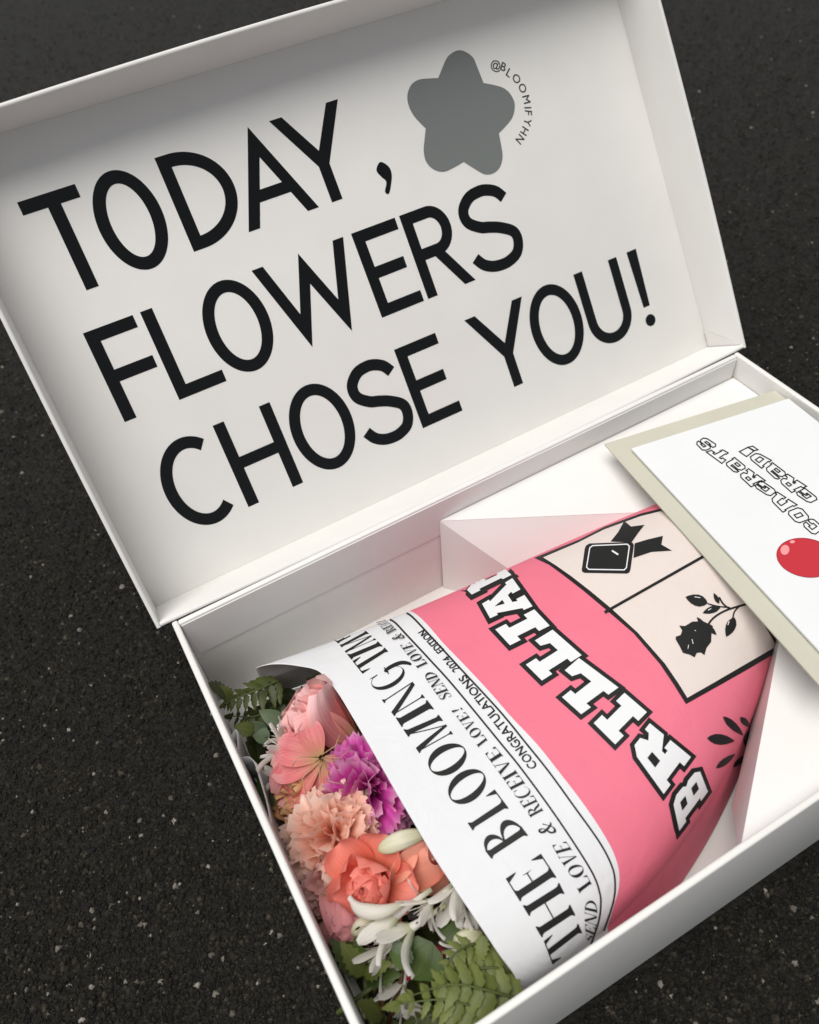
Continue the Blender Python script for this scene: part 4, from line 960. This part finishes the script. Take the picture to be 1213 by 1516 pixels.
bud((634, 1234), (560, 1260), .070, .070, .0046, 'elongated cream bud resting on the pale coral rose')
bud((715, 1385), (672, 1398), .052, .052, .0042, 'cream bud above the fern tip')
bud((585, 1412), (566, 1468), .034, .030, .0042, 'greenish bud among brown stems')
bud((560, 1352), (522, 1385), .052, .050, .0036, 'slim cream bud between rose bud and white florets')
tp = smooth([at_z((598, 1338), .066), at_z((565, 1350), .067), at_z((535, 1347), .066), at_z((520, 1333), .064)], 5)
me = tube_mesh('fallen_petal', tp, [.0008 + .0026 * math.sin(math.pi * i / (len(tp) - 1)) for i in range(len(tp))], 8); o = link_mesh('fallen_petal', me, MAT['white'])
tag(o, 'single curved white petal lying across the coral rose', 'petal')
# leaves
def leaf_mesh(name, serr=.0, nv=4, nu=12, w=.22, fold=.35, bend=.5, p=.62):
    V_, F_, U_ = [], [], []
    for i in range(nu + 1):
        u = i / nu; wd = w * max(.0, math.sin(math.pi * u ** p)) ** .85 + .004
        for j in range(nv + 1):
            v = -1 + 2 * j / nv; k = 1 + (serr * (1 if i % 2 else -.6) if abs(v) == 1 else 0)
            V_.append((-math.cos(bend * u) / bend + 1 / bend + fold * abs(v) * wd * .6, v * wd * k, math.sin(bend * u) / bend)); U_.append((u, (v + 1) / 2))
    for i in range(nu):
        for j in range(nv): k = i * (nv + 1) + j; F_.append((k, k + 1, k + nv + 2, k + nv + 1))
    return mesh_of(name, V_, F_, True, U_)
LEAF = {'plain': leaf_mesh('leaf', 0), 'serr': leaf_mesh('leaf', .22, w=.20), 'pinna': leaf_mesh('leaflet', .16, 2, 8, .19, .5, .45, .55), 'round': leaf_mesh('leaf', .10, 6, 12, .50, -.15, .5, .75)}
_lm = {}
def lmesh(kind, mat):
    if (kind, mat) not in _lm: _lm[(kind, mat)] = with_mat(LEAF[kind], MAT[mat])
    return _lm[(kind, mat)]
def leaf_matrix(b_, t_, nrm=(0, 0, 1), roll=0.0, w=1.0):
    z = Vector(t_) - Vector(b_); s = z.length; z.normalize()
    x = -(Vector(nrm) - z * Vector(nrm).dot(z)).normalized(); y = z.cross(x)
    m_ = Matrix((x, y, z)).transposed().to_4x4(); m_ = m_ @ Matrix.Rotation(roll, 4, 'Z') @ Matrix.Diagonal((s, s * w, s, 1)); m_.translation = Vector(b_)
    return m_
def leaf(px_b, px_t, zb, zt, label, kind='plain', mat='leaf', w=1.0, roll=0.0, group=None):
    b_, t_ = Vector(at_z(px_b, zb)), Vector(at_z(px_t, zt)); b_.x = max(b_.x, .012); t_.x = max(t_.x, .007)
    o = bpy.data.objects.new('leaf', lmesh(kind, mat)); col.objects.link(o); o.matrix_world = leaf_matrix(b_, t_, roll=roll, w=w)
    tag(o, label, 'leaf', group); return o
def frond(pxs, zs, label, n=11, size=.020, mat='fern', tip_first=False, nrm=(0, 0, 1), seed=0, lean=.62):
    rnd = random.Random(seed)
    P = smooth([tuple(at_z(p, z)) for p, z in zip(pxs, zs)], 10); P = [Vector(p) for p in P]
    o = empty('fern_frond', P[0]); tag(o, label, 'fern')
    me = tube_mesh('rachis', [p - P[0] for p in P], [.0008 * (1 - .75 * i / (len(P) - 1)) for i in range(len(P))], 5); me.materials.append(MAT['stem']); link_mesh('rachis', me, None, o)
    for k in range(n):
        t = (k + .4) / n; f_ = t * (len(P) - 1); i = min(int(f_), len(P) - 2); c = P[i].lerp(P[i + 1], f_ - i); d = (P[i + 1] - P[i]).normalized()
        side = d.cross(Vector(nrm)).normalized(); s_ = size * (1.02 - .82 * t ** 1.4)
        for sg in (-1, 1):
            dirv = (side * sg + d * lean + Vector((0, 0, rnd.uniform(-.55, .05)))).normalized()
            lo = bpy.data.objects.new('leaflet', lmesh('pinna', mat)); col.objects.link(lo); lo.parent = o
            lo.matrix_local = leaf_matrix(c - P[0], c - P[0] + dirv * s_ * rnd.uniform(.9, 1.08), (rnd.uniform(-.25, .25), rnd.uniform(-.25, .25), 1), 0, 1.0)
    lo = bpy.data.objects.new('leaflet', lmesh('pinna', mat)); col.objects.link(lo); lo.parent = o
    dd = (P[-1] - P[-3]).normalized(); lo.matrix_local = leaf_matrix(P[-1] - P[0] - dd * .002, P[-1] - P[0] + dd * size * .4, (0, 0, 1), 0, 1.2)
    return o
frond([(772, 1481), (720, 1466), (667, 1458), (602, 1477)], [.048, .060, .064, .060], 'fern frond arching from the paper edge over the lower leaves', 9, .0180, seed=1)
frond([(742, 1506), (700, 1490), (650, 1480), (584, 1489)], [.046, .058, .063, .060], 'bright fern frond lying lowest beside the front wall', 10, .0165, seed=2)
frond([(766, 1448), (740, 1434), (700, 1436), (655, 1452)], [.044, .054, .057, .052], 'shaded fern frond under the paper edge', 8, .0165, seed=3)
frond([(730, 1402), (700, 1398), (668, 1418), (651, 1462)], [.050, .058, .062, .060], 'curling fern frond tip bending down past the cream bud', 9, .0110, seed=4)
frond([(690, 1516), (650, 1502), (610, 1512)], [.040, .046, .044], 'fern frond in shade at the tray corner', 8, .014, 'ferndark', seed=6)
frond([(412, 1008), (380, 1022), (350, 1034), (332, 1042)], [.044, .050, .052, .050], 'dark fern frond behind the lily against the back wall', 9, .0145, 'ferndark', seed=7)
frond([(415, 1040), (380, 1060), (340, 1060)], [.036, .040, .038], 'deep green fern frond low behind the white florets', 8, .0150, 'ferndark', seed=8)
leaf((716, 1385), (710, 1430), .060, .058, 'single serrated leaf hanging at the paper edge', 'serr', 'fern', 1.15)
GL = 'green leaves around the flowers'
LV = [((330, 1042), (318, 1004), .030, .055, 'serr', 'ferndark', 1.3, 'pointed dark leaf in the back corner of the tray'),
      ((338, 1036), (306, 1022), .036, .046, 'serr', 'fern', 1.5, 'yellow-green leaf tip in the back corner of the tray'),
      ((376, 1082), (332, 1080), .044, .050, 'serr', 'fern', 1.9, 'yellow-green jagged leaf above the loose white paper'),
      ((396, 1086), (360, 1068), .040, .048, 'plain', 'leafgrey', 1.5, 'grey-green leaf beside the small white floret'),
      ((420, 1072), (384, 1048), .046, .054, 'plain', 'leafgrey', 1.4, 'grey-green leaf touching the pink lily'),
      ((400, 1090), (374, 1088), .050, .052, 'round', 'leafgrey', 1.0, 'small rounded grey leaf above the white floret'),
      ((416, 1205), (380, 1125), .040, .046, 'plain', 'leaf', 1.4, 'long dark green leaf along the loose white paper'),
      ((412, 1190), (392, 1130), .034, .044, 'plain', 'leafgrey', 1.1, 'narrow grey leaf behind the amber flowers'),
      ((516, 1452), (478, 1398), .040, .054, 'serr', 'leaf', 1.3, 'jagged leaf leaning on the tray wall below the rose bud'),
      ((518, 1458), (508, 1398), .042, .056, 'serr', 'fern', 1.2, 'upright pointed leaf below the rose bud'),
      ((520, 1452), (526, 1394), .040, .054, 'serr', 'leaf', 1.1, 'slim pointed leaf between rose bud and white florets'),
      ((510, 1460), (572, 1424), .042, .052, 'serr', 'fern', 1.3, 'serrated leaf pointing at the round leaf'),
      ((514, 1466), (588, 1440), .036, .046, 'serr', 'leaf', 1.2, 'lower serrated leaf pointing at the round leaf'),
      ((500, 1470), (472, 1420), .034, .046, 'serr', 'leaf', 1.2, 'dark jagged leaf pressed on the tray wall'),
      ((640, 1395), (606, 1452), .052, .048, 'round', 'leaf', 1.25, 'broad rounded green leaf under the white florets'),
      ((610, 1416), (575, 1408), .054, .056, 'round', 'leaf', 1.2, 'small crinkled round leaf beside the white florets'),
      ((604, 1400), (584, 1428), .056, .054, 'round', 'leafgrey', 1.2, 'crinkled green bract on the round leaf'),
      ((655, 1395), (690, 1345), .046, .050, 'plain', 'leaf', 1.4, 'dark green leaf running under the hanging floret'),
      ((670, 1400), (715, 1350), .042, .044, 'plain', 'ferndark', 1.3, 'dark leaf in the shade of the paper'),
      ((560, 1510), (532, 1490), .024, .040, 'serr', 'fern', 1.3, 'small green leaf tip at the very bottom of the tray'),
      ((540, 1480), (560, 1420), .028, .040, 'plain', 'stembrown', .5, 'brown dried leaf between the stems')]
for pb, pt, zb, zt, kd, mt, w_, lb in LV: leaf(pb, pt, zb, zt, lb, kd, mt, w_)
for (pb, pt, zb, lb) in (((648, 1400), (645, 1424), .040, 'small red petal beside the round leaf'), ((600, 1436), (606, 1452), .034, 'small red petal below the round leaf')):
    leaf(pb, pt, zb, zb, lb, 'round', 'redpetal', 1.2)
# shaded foliage filling the bouquet below the flowers
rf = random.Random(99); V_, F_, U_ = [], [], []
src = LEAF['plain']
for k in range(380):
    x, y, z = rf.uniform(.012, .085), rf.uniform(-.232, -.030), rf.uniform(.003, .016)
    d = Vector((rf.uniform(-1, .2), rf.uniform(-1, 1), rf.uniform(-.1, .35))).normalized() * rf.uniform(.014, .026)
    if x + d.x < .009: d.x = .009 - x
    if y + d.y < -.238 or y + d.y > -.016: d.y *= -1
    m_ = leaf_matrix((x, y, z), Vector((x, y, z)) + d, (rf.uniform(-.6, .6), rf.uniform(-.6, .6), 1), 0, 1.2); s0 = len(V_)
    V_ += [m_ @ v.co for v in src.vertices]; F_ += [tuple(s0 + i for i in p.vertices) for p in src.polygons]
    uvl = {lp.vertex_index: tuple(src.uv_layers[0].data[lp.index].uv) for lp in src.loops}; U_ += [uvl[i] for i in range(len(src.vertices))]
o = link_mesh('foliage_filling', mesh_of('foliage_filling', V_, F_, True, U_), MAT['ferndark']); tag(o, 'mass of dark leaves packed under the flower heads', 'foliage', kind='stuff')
for k, (pa, pb, za, zb, mt, lb) in enumerate((((560, 1516), (585, 1400), .022, .040, 'stembrown', 'brown stem rising beside the greenish bud'), ((545, 1516), (540, 1440), .020, .034, 'stem', 'pale green stem in the gap at the tray wall'), ((500, 1500), (560, 1455), .026, .036, 'stem', 'thin green stem crossing the dark gap'), ((575, 1516), (600, 1430), .018, .036, 'stembrown', 'second brown stem under the round leaf'))):
    P = [Vector(at_z(pa, za)), Vector(at_z(lerp(pa, pb, .5), (za + zb) / 2 + .002)), Vector(at_z(pb, zb))]
    o = link_mesh('stem', tube_mesh('stem', P, .0012, 6), MAT[mt]); tag(o, lb, 'stem')
